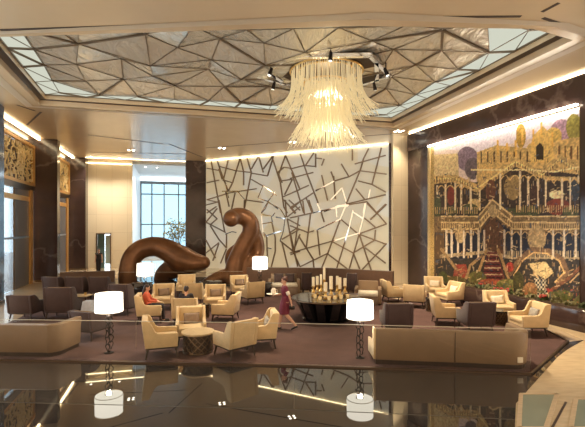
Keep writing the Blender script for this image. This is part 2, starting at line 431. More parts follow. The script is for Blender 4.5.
for r, z in ((1.3, -.02), (1.02, -.02), (.82, -.45)):
    q.tube([(r*math.cos(a*math.pi/24), r*math.sin(a*math.pi/24), z) for a in range(48)], .035, 6, closed=True)
q.build('ring', M['gold'], chand, smooth=True)
q = MB(); q.lathe([(1.34, -.0), (1.34, .06), (.3, .10), (.3, .25)], 40); q.build('canopy', M['bronze_metal'], chand, smooth=True)
q = MB(); q.prism([(-2.6, .35), (-1.3, -1.4), (1.3, -1.5), (2.35, .3), (1.4, 1.3), (-1.5, 1.2)], .04, .09); q.build('dark_opening_plate', M['slot'], chand)  # dark plate stands in for the shaded opening around the chandelier
q = MB()
for a, c in (((-2.6, .35), (-1.3, -1.4)), ((1.3, -1.5), (2.35, .3)), ((2.35, .3), (1.4, 1.3)), ((-2.6, .35), (-1.5, 1.2)), ((1.6, -1.0), (2.0, .9)), ((-2.3, -.5), (-1.6, .9)), ((-1.3, -1.4), (1.3, -1.5)), ((1.4, 1.3), (-1.5, 1.2))):
    q.bar((*a, -.02), (*c, -.02), .14, .12)
q.build('truss', M['steel'], chand)
for k, (r, z, e) in enumerate(((.1, 8.2, 26), (.1, 6.6, 26))):
    l = bpy.data.lights.new('chandelier_lamp', 'POINT'); l.energy = e; l.color = (1, .87, .60); l.shadow_soft_size = .5
    lo = bpy.data.objects.new('chandelier_lamp', l); COL.objects.link(lo); lo.parent = chand; lo.location = (0, 0, z-8.75)

# ================================================================ left wall: columns, gold screens, doors
def ubox(name, m_, u0, u1, v0, v1, z0, z1, parent=None, bevel=0.):
    q = MB(); q.prism([UV(u0, v0)[:2], UV(u1, v0)[:2], UV(u1, v1)[:2], UV(u0, v1)[:2]], z0, z1); o = q.build(name, m_, parent, bevel=bevel)
    add_uv(o, UV(1, 0)); return o
def column(u0, u1, v0, v1, lab, m_=None):
    c = UV((u0+u1)/2, (v0+v1)/2); e = empty('column', c, label=lab, cat='column')
    q = MB(); q.prism([(UV(u0, v0)-c)[:2], (UV(u1, v0)-c)[:2], (UV(u1, v1)-c)[:2], (UV(u0, v1)-c)[:2]], 0, CZ)
    s = q.build('shaft', m_ or M['marble'], e); add_uv(s, UV(1, 0))
    q = MB(); g = .02; q.prism([(UV(u0-g, v0-g)-c)[:2], (UV(u1+g, v0-g)-c)[:2], (UV(u1+g, v1+g)-c)[:2], (UV(u0-g, v1+g)-c)[:2]], 0, .12)
    q.build('base', M['bronze_metal'] if not m_ else M['band_pale'], e); return e
column(-8.2, -6.78, 19.4, 20.3, 'dark marble column at the left edge of the picture')
column(-8.2, -6.38, 27.1, 27.7, 'broad dark marble column between the two gold screened doorways')
column(-7.6, -6.08, 33.7, 35.2, 'dark marble column beside the cream wall')
column(1.0, 2.75, 33.0, 34.4, 'dark marble column between the tall windows and the lattice wall')
scr = mat('gold_lattice', (.90, .68, .32), .4, metal=.25)
def bay(uw, v0, v1, lab_s, dn, vj, panels):
    # header, gold fretwork screen, transom, jamb, glazing
    struct(ubox('wall_left', M['marble'], uw-.35, uw, v0, v1, 7.72, CZ))
    c = UV(uw, (v0+v1)/2, 6.6); sc = empty('gold_screen', c, label=lab_s, cat='screen')
    q = MB()
    for a, b_ in (((v0, 5.52), (v1, 5.52)), ((v0, 7.68), (v1, 7.68)), ((v0+.08, 5.5), (v0+.08, 7.7)), ((v1-.08, 5.5), (v1-.08, 7.7))):
        q.bar(UV(uw, a[0], a[1])-c, UV(uw, b_[0], b_[1])-c, .16, .16)
    q.build('frame', M['orange_gold'], sc)
    q = MB(); rr = random.Random(int(v0)); L = v1-v0
    q2 = MB(); q2.bar(UV(uw-.14, v0+.1, 6.6)-c, UV(uw-.14, v1-.1, 6.6)-c, .04, 2.0); q2.build('backing', M['bronze_metal'], sc)
    for i in range(int(L*60)):      # fretwork of short crooked links
        vv = rr.uniform(v0+.1, v1-.1); zz = rr.uniform(5.6, 7.6); a = rr.choice((.5, 1.05, 2.1, 2.6, 0, 1.57)); l_ = rr.uniform(.10, .24)
        p = UV(uw, vv, zz); d = UV(0, math.cos(a), math.sin(a))*1.0; d.z = math.sin(a)
        q.bar(p-d*l_-c, p+d*l_-c, .045, .05)
    q.build('fretwork', scr, sc)
    d = struct(ubox(dn, M['bronze_metal'], uw-.1, uw+.05, v0, v1, 5.15, 5.44))
    def add(nm, m_, a, b_, z0, z1, du=.0, th=.06): ubox(nm, m_, uw-th-du, uw-du, a, b_, z0, z1, d)
    add('jamb', M['orange_gold'], vj, vj+.45, 0, 5.2, -.08, .16)
    for nm, m_, a, b_ in panels: add(nm, M[m_], a, b_, 0, 5.15)
    for a in [p[2] for p in panels]+[panels[-1][3]]: add('mullion', M['bronze_metal'], a-.02, a+.02, 0, 5.15, -.01, .08)
    add('rail', M['orange_gold'], panels[0][2], vj, 4.55, 4.8, -.03, .12)
    add('rail', M['mullion'], panels[0][2], vj, 2.55, 2.65, -.03, .1)
bay(-7.6, 20.3, 27.1, 'gold fretwork screen above the doorway nearest the left edge', 'door_1', 26.3, [('glass', 'win_glass', 20.3, 22.2), ('glass', 'win_glass', 22.2, 24.15), ('door_leaf', 'panel_grey', 24.15, 26.3)])
bay(-7.2, 27.7, 33.7, 'gold fretwork screen between the two marble columns', 'door_2', 32.9, [('glass', 'panel_grey', 27.7, 31.2), ('door_leaf', 'panel_grey', 31.2, 32.9)])
for u, a, b_, i in ((-7.35, 20.35, 27.05, 8), (-6.95, 28.95, 33.65, 9)):
    struct(ubox('trim_%d' % i, M['cove'], u, u+.12, a, b_, CZ-.10, CZ-.02))

# cream wall with doorway, far hall with glazing
struct(ubox('wall_back', M['cream_wall'], -6.4, -5.45, 34.6, 35.0, 0, CZ))
struct(ubox('wall_back', M['cream_wall'], -4.54, -2.95, 34.6, 35.0, 0, CZ))
struct(ubox('wall_back', M['cream_wall'], -5.45, -4.54, 34.6, 35.0, 2.6, CZ))
struct(ubox('wall_side', M['white_paint'], -3.3, -2.95, 35.0, 43.5, 0, CZ))
dr = struct(ubox('door_3', M['bronze_metal'], -5.53, -4.46, 34.55, 34.62, 2.58, 2.66))
ubox('frame', M['bronze_metal'], -5.52, -5.45, 34.52, 34.9, 0, 2.6, dr); ubox('frame', M['bronze_metal'], -4.54, -4.47, 34.52, 34.9, 0, 2.6, dr)
ubox('leaf', mat('teal_glass', (.10, .17, .17), .1), -5.44, -4.95, 34.85, 34.9, 0, 2.58, dr)
ubox('pane', mat('pale_teal_glass', (.45, .55, .52), .1), -4.92, -4.56, 34.85, 34.9, .3, 2.5, dr)
struct(ubox('trim_10', M['cove'], -6.3, -3.0, 34.55, 34.6, CZ-.26, CZ-.23))
struct(ubox('ceiling_hall', mat('hall_ceiling', (.60, .64, .68), .5), -8, 8, 35.0, 44, CZ-.15, CZ))
struct(ubox('ceiling_lip', M['soffit'], -7.7, 2.9, 33.5, 35.0, CZ, CZ+.12))
struct(ubox('trim_11', M['cove'], -6.05, 1.0, 33.5, 33.58, CZ-.02, CZ+.04))
wdw = struct(ubox('window_1', M['mullion'], -2.95, 7.5, 43.2, 43.4, 7.3, 7.6))
ubox('pane', M['tinted_glass'], -2.95, 7.5, 43.28, 43.30, .2, 7.4, wdw)
for u in (-2.9, -1.9, -.75, .62, 2.0, 3.4, 5.0): ubox('mullion', M['mullion'], u-.06, u+.06, 43.15, 43.4, .1, 7.4, wdw)
ubox('mullion', M['frame_dark'], 1.72, 1.98, 42.9, 43.2, .0, 7.4, wdw)
for z in (3.35, 6.3): ubox('transom', M['mullion'], -2.95, 7.5, 43.18, 43.4, z-.05, z+.07, wdw)
struct(ubox('sill', M['white_paint'], -2.95, 7.5, 43.1, 43.5, -.1, .2))
# ================================================================ lattice wall (the 45 degree chamfer)
LA = AT(206, 160, 32.2); LB = AT(388.5, 146, 25.45); LA.z = LB.z = 0
ld = (LB-LA).normalized(); ln = Vector((ld.y, -ld.x, 0))      # ln looks at the lounge
if ln.dot(-LA) < 0: ln = -ln
def wallpt(px, py, out=0.):        # pixel ray on the chamfer plane
    r = Vector(((px-CX)/F, 1, 0)); t = (LA+ln*out).dot(ln)/r.dot(ln); p = r*t; p.z = CH-(py-HY)/F*t; return p
pm = bpy.data.materials.new('backlit_onyx'); pm.use_nodes = True; nt = pm.node_tree; b = nt.nodes['Principled BSDF']
b.inputs['Base Color'].default_value = (.62, .58, .46, 1); b.inputs['Roughness'].default_value = .35
tc = nt.nodes.new('ShaderNodeTexCoord'); vn = nt.nodes.new('ShaderNodeTexVoronoi'); vn.inputs['Scale'].default_value = .55
vr = nt.nodes.new('ShaderNodeValToRGB'); vr.color_ramp.elements[0].color = (.80, .70, .47, 1); vr.color_ramp.elements[1].color = (.86, .90, .84, 1)
vr.color_ramp.elements[0].position = .35; vr.color_ramp.elements[1].position = .75
nt.links.new(tc.outputs['Object'], vn.inputs['Vector']); nt.links.new(vn.outputs['Color'], vr.inputs[0]); nt.links.new(vr.outputs[0], b.inputs['Emission Color'])
b.inputs['Emission Strength'].default_value = .21
q = MB(); q.prism([LA[:2], LB[:2], (LB-ln*.3)[:2], (LA-ln*.3)[:2]], 0, CZ); struct(q.build('wall_lattice', pm))
S5 = "65,120,120,427;100,115,120,180,165,300;40,165,120,180;40,250,110,235;40,350,170,310,330,285;40,350,110,365;40,427,95,390;165,115,135,240;235,105,190,250,165,300;235,105,255,185;275,105,300,190;340,100,300,170;345,100,370,190;425,95,370,170;420,95,470,250,490,390,510,427;500,90,460,200,480,250;500,90,585,290;115,155,210,180;210,180,300,190;305,195,395,210;395,210,430,95;255,185,255,265;140,235,190,250;300,230,370,270;300,190,260,400;265,350,370,365;470,240,540,230;455,190,490,160,530,165;480,335,585,290;540,230,495,320;490,350,560,427;540,400,585,360;150,300,170,390;205,310,180,427;130,230,110,170"
W5 = "370,270,340,340,400,360,360,427;370,265,450,325;440,305,400,360;220,300,265,350;400,360,460,405;130,300,240,300;150,260,170,340"
S6 = "35,30,110,10;110,0,145,190;35,130,100,50;40,55,100,110;100,110,60,145;35,130,150,190;60,150,110,230,155,280;35,235,90,340;35,310,110,250;110,255,75,355;155,285,120,370;155,200,155,280;420,130,440,220,440,300,415,400;390,215,395,370;470,240,545,300;510,110,545,300;510,110,585,150;510,100,585,40;480,230,585,170;545,300,585,200;480,250,515,395;530,320,585,300;545,300,585,390;500,0,505,100;585,60,520,0;260,0,258,50"
W6 = "360,80,385,50,400,15,470,50,500,100;365,85,420,95,425,130,365,140;360,85,370,190,385,215;425,95,440,75;445,100,500,110;500,100,490,180,470,240;370,190,400,215;385,210,480,180;395,280,420,285;150,200,190,185,215,190"
S7 = "60,80,100,200,165,370;10,190,80,427;0,170,80,150;90,150,150,155;140,75,90,150;150,80,150,160;150,105,185,110;200,110,185,150;0,225,135,190;0,315,110,265;0,400,135,310;95,340,130,427;185,205,220,355;255,210,265,345;260,240,345,215,410,180,430,110,460,50;410,180,330,370;365,55,365,120;380,140,560,90;535,45,480,260;410,180,565,200;480,260,560,305;400,240,480,260;385,285,435,345;330,375,560,320;450,370,505,427;505,427,560,375;300,140,345,215;240,185,255,225"
W7 = "305,280,330,360;240,350,305,280;470,290,460,340;150,295,200,275;200,420,330,375;275,385,345,380;270,385,275,427;320,400,310,427;440,370,430,427;150,300,260,240"
S8 = "0,105,135,75;330,30,450,10;180,65,200,130;160,175,175,325;295,110,220,315;295,110,400,200;320,250,270,410;450,10,565,140;565,25,470,115;435,105,500,160;400,200,565,140;405,200,565,260;500,175,495,235,370,310;0,310,160,265,250,240;405,200,345,410;405,200,480,425;370,310,410,410;250,245,370,310;220,315,345,410;220,315,180,410;60,390,215,315;565,255,415,415;440,280,560,370;120,80,95,280;0,150,105,190,140,180;50,100,25,300;0,190,45,390;50,210,135,345,140,400;0,45,70,0;30,80,0,40;75,5,85,85;110,0,135,75;40,165,0,190"
W8 = "135,75,180,65,330,30;180,65,160,20;270,40,340,35;270,40,275,100;160,175,300,110;295,110,330,30;370,60,350,150,320,250;370,70,430,110;445,20,430,100,405,200;250,240,400,195"
lat = empty('metal_lattice', (LA+LB)/2, label='irregular lattice of bronze and steel bars on the glowing wall', cat='lattice')
lc = (LA+LB)/2
def trace(sets, name, m_, out, tilt=0):
    q = MB()
    for ox, oy, s in sets:
        for line in s.split(';'):
            k = [float(a) for a in line.split(',')]
            pp = [wallpt(ox+k[i]/5.85, oy+k[i+1]/5.85, out) for i in range(0, len(k), 2)]
            for a, c in zip(pp[:-1], pp[1:]):
                a.z = min(a.z, CZ-.05); c.z = min(c.z, CZ-.05)
                up = (ln+Vector((rnd.uniform(-tilt, tilt), rnd.uniform(-tilt, tilt), rnd.uniform(-tilt, tilt)))).normalized()
                q.bar(a-lc, c-lc, .075, .08, up)
    return q
qa = trace([(200, 140, S5), (200, 200, S6), (290, 140, S7), (290, 200, S8)], '', None, .06, .12)
qb = trace([(200, 140, W5), (200, 200, W6), (290, 140, W7), (290, 200, W8)], '', None, .07, .10)
nb = len(qa.f); qa.add(qb.v, qb.f); o = qa.build('bars', M['bar'], lat); o.data.materials.append(M['steel'])
for p in o.data.polygons[nb:]: p.material_index = 1
q = MB(); q.bar(LA+ln*.08+Vector((0, 0, CZ-.04)), LB+ln*.08+Vector((0, 0, CZ-.03)), .025, .03); struct(q.build('trim_12', M['cove']))
q = MB(); e = LB+ld*.02; q.prism([(e)[:2], (e+ld*.55)[:2], (e+ld*.55-ln*.6)[:2], (e-ln*.6)[:2]], 0, CZ); struct(q.build('wall_jamb', M['marble']))

# ================================================================ right wall: pillar, marble, mural, planter
pc = AT(393.3, 226, 22.6); pc.z = 0; pd = UV(1, 0); pv = UV(0, 1)
c = pc+pd*.5+pv*.1
pil = empty('pillar', c, label='pale cream stone pillar between the lattice wall and the mural', cat='pillar')
q = MB(); q.prism([(pc-c)[:2], (pc+pd*.98-c)[:2], (pc+pd*.98+pv*.2-c)[:2], (pc+pv*.2-c)[:2]], 0, CZ); s = q.build('shaft', M['cream_wall'], pil); add_uv(s, pd)
q = MB(); q.prism([(pc-c-pd*.02-pv*.02)[:2], (pc+pd*1.0-pv*.02-c)[:2], (pc+pd*1.0+pv*.2-c)[:2], (pc+pv*.2-c-pd*.02)[:2]], 0, .12); q.build('base', M['band_pale'], pil)
WA = AT(411, 133, F*5/93.); WB = AT(585, 72, F*5/154.); WA.z = WB.z = 0
wd = (WB-WA).normalized(); wnr = Vector((wd.y, -wd.x, 0)); wnr = wnr if wnr.dot(-WA) > 0 else -wnr
def rwall(px, py, out=0.):
    r = Vector(((px-CX)/F, 1, 0)); t = (WA+wnr*out).dot(wnr)/r.dot(wnr); p = r*t; p.z = CH-(py-HY)/F*t; return p
WE = WA+wd*14
q = MB(); q.prism([(WA-wd*.6)[:2], WE[:2], (WE-wnr*.4)[:2], (WA-wd*.6-wnr*.4)[:2]], 0, CZ); struct(q.build('wall_right', M['marble']))
q = MB(); q.bar(WA+wnr*.12+Vector((0, 0, CZ-.05)), WE+wnr*.12+Vector((0, 0, CZ-.04)), .04, .04); struct(q.build('trim_13', M['cove']))
ML = rwall(430, 226, .2); MR = rwall(579.5, 226, .2); ML.z = MR.z = 0
mh0, mh1 = .55, 7.05
def mpt(s, z): p = ML.lerp(MR, s); p.z = z; return p
# ---------------------------------------------------------------- mural (painted palace scene), a framed flat panel on the right wall
NS, NZ = 300, 260
ss, zz = np.meshgrid(np.linspace(0, 1, NS+1), np.linspace(mh0, mh1, NZ+1))
Xw = ML.x+(MR.x-ML.x)*ss; Yw = ML.y+(MR.y-ML.y)*ss
PX = CX+F*Xw/Yw; PY = HY-F*(zz-CH)/Yw
rng = np.random.RandomState(3)
def vnoise(k):
    g = rng.rand(k+2, k+2); a = ss*k; b_ = (zz-mh0)/(mh1-mh0)*k
    i = np.floor(a).astype(int); j = np.floor(b_).astype(int); fa = a-i; fb = b_-j
    return (g[j, i]*(1-fa)+g[j, i+1]*fa)*(1-fb)+(g[j+1, i]*(1-fa)+g[j+1, i+1]*fa)*fb
n1, n2, n3 = vnoise(14), vnoise(60), vnoise(150)
C = np.zeros((NZ+1, NS+1, 3)); C[:] = (92, 70, 46)
def setc(mask, col, var=.25, detail=None):
    nn = (n3*.6+n2*.4) if detail is None else detail
    k = 1+(nn-.5)*1.0*var
    for i in range(3): C[..., i] = np.where(mask, col[i]*k, C[..., i])
def pmask(pts):
    r = np.zeros(PX.shape, bool); j = len(pts)-1
    for i in range(len(pts)):
        (xi, yi), (xj, yj) = pts[i], pts[j]
        if yi != yj:
            r ^= ((yi > PY) != (yj > PY)) & (PX < (xj-xi)*(PY-yi)/(yj-yi)+xi)
        j = i
    return r
def poly(pts, col, var=.25): setc(pmask(pts), col, var)
def line(pts, w_, col, var=.2):
    mk = np.zeros(PX.shape, bool)
    for (x0, y0), (x1, y1) in zip(pts[:-1], pts[1:]):
        dx, dy = x1-x0, y1-y0; L2 = dx*dx+dy*dy+1e-9
        t = np.clip(((PX-x0)*dx+(PY-y0)*dy)/L2, 0, 1)
        mk |= (np.hypot(PX-x0-t*dx, PY-y0-t*dy) < w_/2)
    setc(mk, col, var)
def ell(x, y, a, b_, col, var=.25): setc(((PX-x)/a)**2+((PY-y)/b_)**2 < 1, col, var)
A5 = lambda x, y: (425+x/3.65, 100+y/3.65)      # readings taken on two enlarged views of the picture
B5 = lambda x, y: (425+x/3.65, 200+y/3.65)
# sky, clouds, distant trees
poly([(420, 90), (600, 90), (600, 190), (420, 190)], (226, 205, 196), .08)
poly([A5(80, 180), A5(585, 20), A5(585, 90), A5(200, 190)], (226, 214, 226), .08)
for x, y, a, b_, cc in ((155, 215, 40, 45, (128, 108, 124)), (175, 250, 30, 40, (96, 84, 92)), (500, 110, 40, 40, (176, 140, 160)), (545, 100, 30, 50, (150, 140, 70)), (470, 130, 30, 30, (205, 172, 96)), (350, 130, 18, 45, (176, 140, 64))):
    ell(*A5(x, y), a/3.65, b_/3.65, cc, .45)
# upper palace
poly([A5(30, 200), A5(120, 195), A5(125, 300), A5(30, 330)], (222, 196, 146), .3)
poly([A5(190, 190), A5(260, 165), A5(370, 175), A5(380, 160), A5(470, 150), A5(585, 130), A5(585, 330), A5(190, 320)], (204, 170, 108), .4)
poly([A5(385, 165), A5(395, 130), A5(430, 95), A5(465, 130), A5(472, 230), A5(385, 230)], (222, 184, 108), .25)
poly([A5(405, 170), A5(420, 155), A5(432, 170), A5(432, 218), A5(405, 218)], (52, 40, 26), .3)
for x0, y0 in ((265, 150), (330, 150), (355, 110), (395, 110), (425, 85), (465, 120), (300, 160)): line([A5(x0, y0), A5(x0, y0+50)], 2.2, (226, 178, 92))
for x0 in range(205, 380, 24): line([A5(x0, 190), A5(x0, 225)], 1.6, (92, 66, 34))
for x0 in range(490, 585, 22): line([A5(x0, 170), A5(x0, 215)], 1.6, (110, 76, 40))
# upper storey shade and columns
poly([A5(30, 300), A5(200, 300), A5(330, 240), A5(585, 275), A5(585, 427), A5(30, 427)], (56, 40, 32), .5)
for pts in ([(35, 285), (110, 280), (190, 315), (330, 215), (420, 265), (490, 205), (585, 265)], [(35, 300), (100, 292), (190, 330), (330, 235), (440, 285), (585, 290)]):
    line([A5(*p) for p in pts], 4.0, (198, 166, 108), .45)
line([A5(x, y) for x, y in ((35, 290), (105, 284), (190, 322), (330, 226), (430, 274), (490, 216), (585, 276))], 1.4, (242, 212, 142), .2)
line([A5(170, 255), A5(380, 255), A5(470, 262), A5(585, 240)], 1.6, (240, 214, 158), .2)
for x0, t, b_ in ((45, 315, 400), (75, 310, 400), (110, 305, 420), (132, 310, 400), (167, 320, 400), (200, 330, 400), (275, 270, 400), (347, 262, 400), (377, 280, 400), (412, 290, 385), (440, 292, 360), (500, 290, 360), (530, 285, 400), (560, 280, 360)):
    line([A5(x0, t), A5(x0, b_)], 2.0, (226, 206, 168), .2)
for x0, y0, a, b_, cc in ((95, 350, 14, 35, (120, 42, 30)), (240, 330, 18, 40, (96, 60, 44)), (320, 320, 32, 45, (146, 122, 80)), (400, 350, 18, 40, (70, 46, 34)), (480, 345, 28, 16, (232, 208, 158)), (485, 390, 45, 30, (122, 52, 32)), (180, 380, 24, 20, (206, 178, 122)), (545, 330, 20, 40, (54, 60, 70))):
    ell(*A5(x0, y0), a/3.65, b_/3.65, cc, .4)
for x0, y0, a, b_ in ((45, 390, 14, 45), (165, 400, 30, 22), (95, 405, 26, 18), (385, 405, 40, 20), (320, 410, 40, 16), (530, 410, 30, 20)): ell(*A5(x0, y0), a/3.65, b_/3.65, (72, 76, 44), .6)
def arcade(fn, xs, y, hgt, col):
    for a, b_ in zip(xs[:-1], xs[1:]):
        if b_-a > 60: continue
        line([fn(a+(b_-a)*t/6, y+hgt*(1-math.sin(math.pi*t/6))) for t in range(7)], 1.0, col, .2)
def ticks(fn, pts, step, hgt, col, w_=.7):
    for (x0, y0), (x1, y1) in zip(pts[:-1], pts[1:]):
        for i in range(int(abs(x1-x0)/step)): 
            t = i*step/abs(x1-x0); x = x0+(x1-x0)*t; y = y0+(y1-y0)*t; line([fn(x, y), fn(x, y+hgt)], w_, col, .2)
arcade(A5, [45, 75, 110, 132, 167, 200], 312, 16, (214, 176, 112)); arcade(A5, [275, 310, 347, 377, 412, 440], 275, 18, (222, 186, 120)); arcade(A5, [440, 470, 500, 530, 560, 585], 288, 16, (214, 178, 116))
ticks(A5, [(35, 290), (110, 284), (190, 320)], 9, 9, (96, 64, 34)); ticks(A5, [(215, 320), (330, 225)], 9, 9, (96, 64, 34)); ticks(A5, [(330, 225), (430, 275), (490, 215), (585, 275)], 9, 9, (96, 64, 34))
ticks(A5, [(30, 392), (200, 392)], 8, 22, (196, 164, 110)); ticks(A5, [(335, 385), (585, 385)], 8, 24, (200, 166, 108))
# balcony and gable between the storeys
poly([B5(20, 60), B5(200, 60), B5(245, -5), B5(330, 60), B5(585, 60), B5(585, 118), B5(330, 110), B5(245, 45), B5(200, 110), B5(20, 118)], (128, 104, 70), .5)
for o_ in (60, 82, 106): line([B5(x, y+o_) for x, y in ((60, 0), (195, 0), (245, -62), (320, 0), (585, 0))], 1.5, (220, 192, 138), .3)
# ground storey, night blue behind pale columns
poly([B5(70, 118), B5(200, 118), B5(245, 60), B5(325, 118), B5(585, 122), B5(585, 215), B5(70, 215)], (28, 30, 44), .4)
poly([B5(215, 100), B5(250, 60), B5(285, 100), B5(285, 200), B5(215, 200)], (92, 62, 42), .4)
for x0 in (78, 97, 120, 142, 168, 195, 216, 290, 317, 350, 467, 508, 551): line([B5(x0, 112), B5(x0, 208)], 2.1, (206, 192, 168), .2)
line([B5(60, 205), B5(230, 190), B5(330, 215), B5(585, 215)], 3.4, (164, 144, 112), .4)
for x0, y0, a, b_ in ((130, 125, 20, 32), (408, 140, 34, 46), (250, 40, 18, 24)): ell(*B5(x0, y0), a/3.65, b_/3.65, (172, 148, 108), .5)
arcade(B5, [78, 97, 120, 142, 168, 195], 116, 14, (196, 164, 118)); arcade(B5, [290, 317, 350, 380, 410, 440, 467], 116, 16, (196, 164, 118)); arcade(B5, [467, 508, 551, 585], 118, 16, (196, 164, 118))
ticks(B5, [(60, 84), (195, 84)], 8, 20, (206, 178, 126)); ticks(B5, [(200, 80), (245, 18), (320, 84)], 8, 20, (206, 178, 126)); ticks(B5, [(320, 84), (585, 84)], 8, 20, (206, 178, 126))
ticks(B5, [(300, 186), (585, 186)], 7, 26, (190, 168, 128))
# grand stairs
poly([B5(40, 215), B5(585, 215), B5(585, 430), B5(40, 430)], (52, 46, 40), .6)
poly([B5(228, 190), B5(262, 190), B5(296, 300), B5(206, 300)], (104, 40, 40), .2)
for i in range(9):
    y0 = 200+i*12; h_ = 34+i*5.6
    line([B5(246-h_/2, y0), B5(246+h_/2, y0)], 1.2, (30, 20, 22) if i % 2 else (202, 170, 132))
for s0 in (-1, 1):
    line([B5(246+s0*20, 180), B5(246+s0*30, 205), B5(246+s0*64, 300)], 2.6, (166, 132, 86), .4)
poly([B5(112, 235), B5(150, 235), B5(160, 285), B5(100, 285)], (140, 60, 46), .3)
line([B5(60, 180), B5(90, 220), B5(130, 275)], 2.8, (150, 122, 84), .4); line([B5(205, 205), B5(165, 240), B5(150, 285)], 2.8, (150, 122, 84), .4)
poly([B5(375, 232), B5(440, 225), B5(470, 265), B5(440, 290), B5(405, 270)], (206, 182, 132), .2)
line([B5(310, 270), B5(345, 215), B5(390, 180), B5(450, 185), B5(500, 215), B5(520, 265), B5(485, 305)], 4.6, (120, 92, 66), .5)
line([B5(325, 275), B5(355, 222), B5(395, 192), B5(445, 196), B5(490, 222), B5(508, 265), B5(475, 300)], 1.5, (216, 178, 120), .3)
line([B5(585, 230), B5(520, 290), B5(460, 330)], 3.4, (118, 76, 52), .5); line([B5(585, 245), B5(530, 300)], 1.4, (206, 170, 120), .3)
line([B5(400, 265), B5(420, 300), B5(450, 340)], 2.0, (206, 176, 128), .3)
chk = pmask([B5(398, 285), B5(440, 285), B5(448, 345), B5(410, 360)])
k2 = ((np.floor(PX/1.7)+np.floor(PY/2.2)) % 2) == 0
setc(chk & k2, (200, 188, 160), .2); setc(chk & ~k2, (34, 30, 30), .2)
poly([B5(440, 320), B5(465, 330), B5(480, 372), B5(455, 350)], (158, 52, 46), .2)
for x0, y0, a, b_, cc in ((110, 300, 40, 22, (96, 84, 44)), (190, 285, 34, 26, (92, 88, 46)), (240, 300, 44, 12, (150, 78, 54)), (300, 310, 40, 22, (110, 108, 58)), (130, 262, 26, 10, (146, 80, 60)), (310, 245, 14, 18, (160, 62, 46)), (385, 330, 26, 30, (150, 108, 70)), (340, 300, 20, 40, (70, 66, 34)), (500, 350, 40, 22, (84, 86, 42)), (65, 290, 20, 30, (70, 74, 36))):
    ell(*B5(x0, y0), a/3.65, b_/3.65, cc, .65)
gr = (PY > 286-(PX-500)*-.10) & (n2 > .56); setc(gr, (92, 88, 54), .6)
gr = (PY > 286) & (n3 > .86); setc(gr, (140, 74, 54), .3)
rs = random.Random(11)
for i in range(850):      # dense small architectural strokes of the picture
    x = rs.uniform(434, 579); y = rs.uniform(150, 296); ln_ = rs.uniform(1.5, 4.5)
    if y < 172 and (x < 478 or rs.random() < .5): continue
    cc = rs.choice(((206, 182, 140), (176, 144, 96), (96, 70, 50), (40, 36, 40), (140, 112, 78), (78, 84, 98)))
    m_ = rs.random(); dx, dy = (0, ln_) if m_ < .6 else ((ln_, -ln_*.35) if m_ < .8 else (ln_, ln_*.35))
    line([(x, y), (x+dx, y+dy)], rs.uniform(.5, 1.0), cc, .2)
for x0 in (97, 142, 195, 290, 350, 467, 508, 551): line([B5(x0, 114), B5(x0, 206)], 1.7, (206, 192, 168), .2)
for x0, t, b_ in ((75, 312, 398), (110, 307, 400), (167, 322, 398), (275, 272, 398), (347, 264, 398), (412, 290, 385), (440, 292, 385), (500, 290, 385), (530, 285, 398)): line([A5(x0, t), A5(x0, b_)], 1.7, (226, 206, 168), .2)
# brush grain, coloured stones of the picture
for i in range(3): C[..., i] *= 1+(n3-.5)*.15
fine = rng.rand(*PX.shape); C *= (1.06+(fine-.5)*.10)[..., None]
gold = (PX < 434.3); C[gold] = np.array((196, 168, 110))*(1+(fine[gold]-.5)*.6)[:, None]
C = np.clip(C, 4, 250)/255.
lin = np.where(C <= .04045, C/12.92, ((C+.055)/1.055)**2.4)
vs = [tuple(v) for v in np.stack([Xw, Yw, zz], -1).reshape(-1, 3)]
mid = ML.lerp(MR, .5); mid.z = 0
vs = [(a-mid.x, b_-mid.y, c_) for a, b_, c_ in vs]
fs = [(j*(NS+1)+i, j*(NS+1)+i+1, (j+1)*(NS+1)+i+1, (j+1)*(NS+1)+i) for j in range(NZ) for i in range(NS)]
me = bpy.data.meshes.new('painting'); me.from_pydata(vs, [], fs)
ca = me.color_attributes.new('paint', 'FLOAT_COLOR', 'POINT')
ca.data.foreach_set('color', np.concatenate([lin.reshape(-1, 3), np.ones((vs.__len__(), 1))], 1).astype(np.float32).ravel())
mm = bpy.data.materials.new('mural_paint'); mm.use_nodes = True; nt = mm.node_tree; b = nt.nodes['Principled BSDF']
at = nt.nodes.new('ShaderNodeVertexColor'); at.layer_name = 'paint'; nt.links.new(at.outputs[0], b.inputs['Base Color']); b.inputs['Roughness'].default_value = .35
me.materials.append(mm)
mur = empty('mural', mid, label='huge mural of a gold palace with columns and grand staircases on the right wall', cat='mural')
po = bpy.data.objects.new('painting', me); COL.objects.link(po); po.parent = mur
if po.data.polygons[0].normal.dot(wnr) < 0: po.data.flip_normals()
q = MB(); back = wnr*.02
q.prism([(ML-mid-wd*.02-back)[:2], (MR-mid+wd*.02-back)[:2], (MR-mid-wnr*.18+wd*.02)[:2], (ML-mid-wnr*.18-wd*.02)[:2]], mh0-.05, mh1+.02)
q.build('backing', M['bronze_metal'], mur)
q = MB(); g = ML-mid+wnr*.03; q.bar(g+Vector((0, 0, mh0)), g+Vector((0, 0, mh1+.05)), .14, .12, wnr); q.build('gold_edge', M['mosaic'], mur)
q = MB(); q.bar(ML+wnr*.10+Vector((0, 0, mh1+.08)), MR+wnr*.10+Vector((0, 0, mh1+.08)), .12, .05); struct(q.build('trim_14', M['washer']))
# dark marble header under the soffit and end pier at the right
q = MB(); q.bar(WA+wnr*.12+Vector((0, 0, 7.62)), WE+wnr*.12+Vector((0, 0, 7.62)), .24, .85); struct(q.build('wall_header', M['marble']))
e0 = MR+wd*.03
q = MB(); q.prism([e0[:2], (e0+wd*1.6)[:2], (e0+wd*1.6-wnr*.5)[:2], (e0-wnr*.5)[:2]], 0, 7.2); struct(q.build('wall_pier', M['marble']))
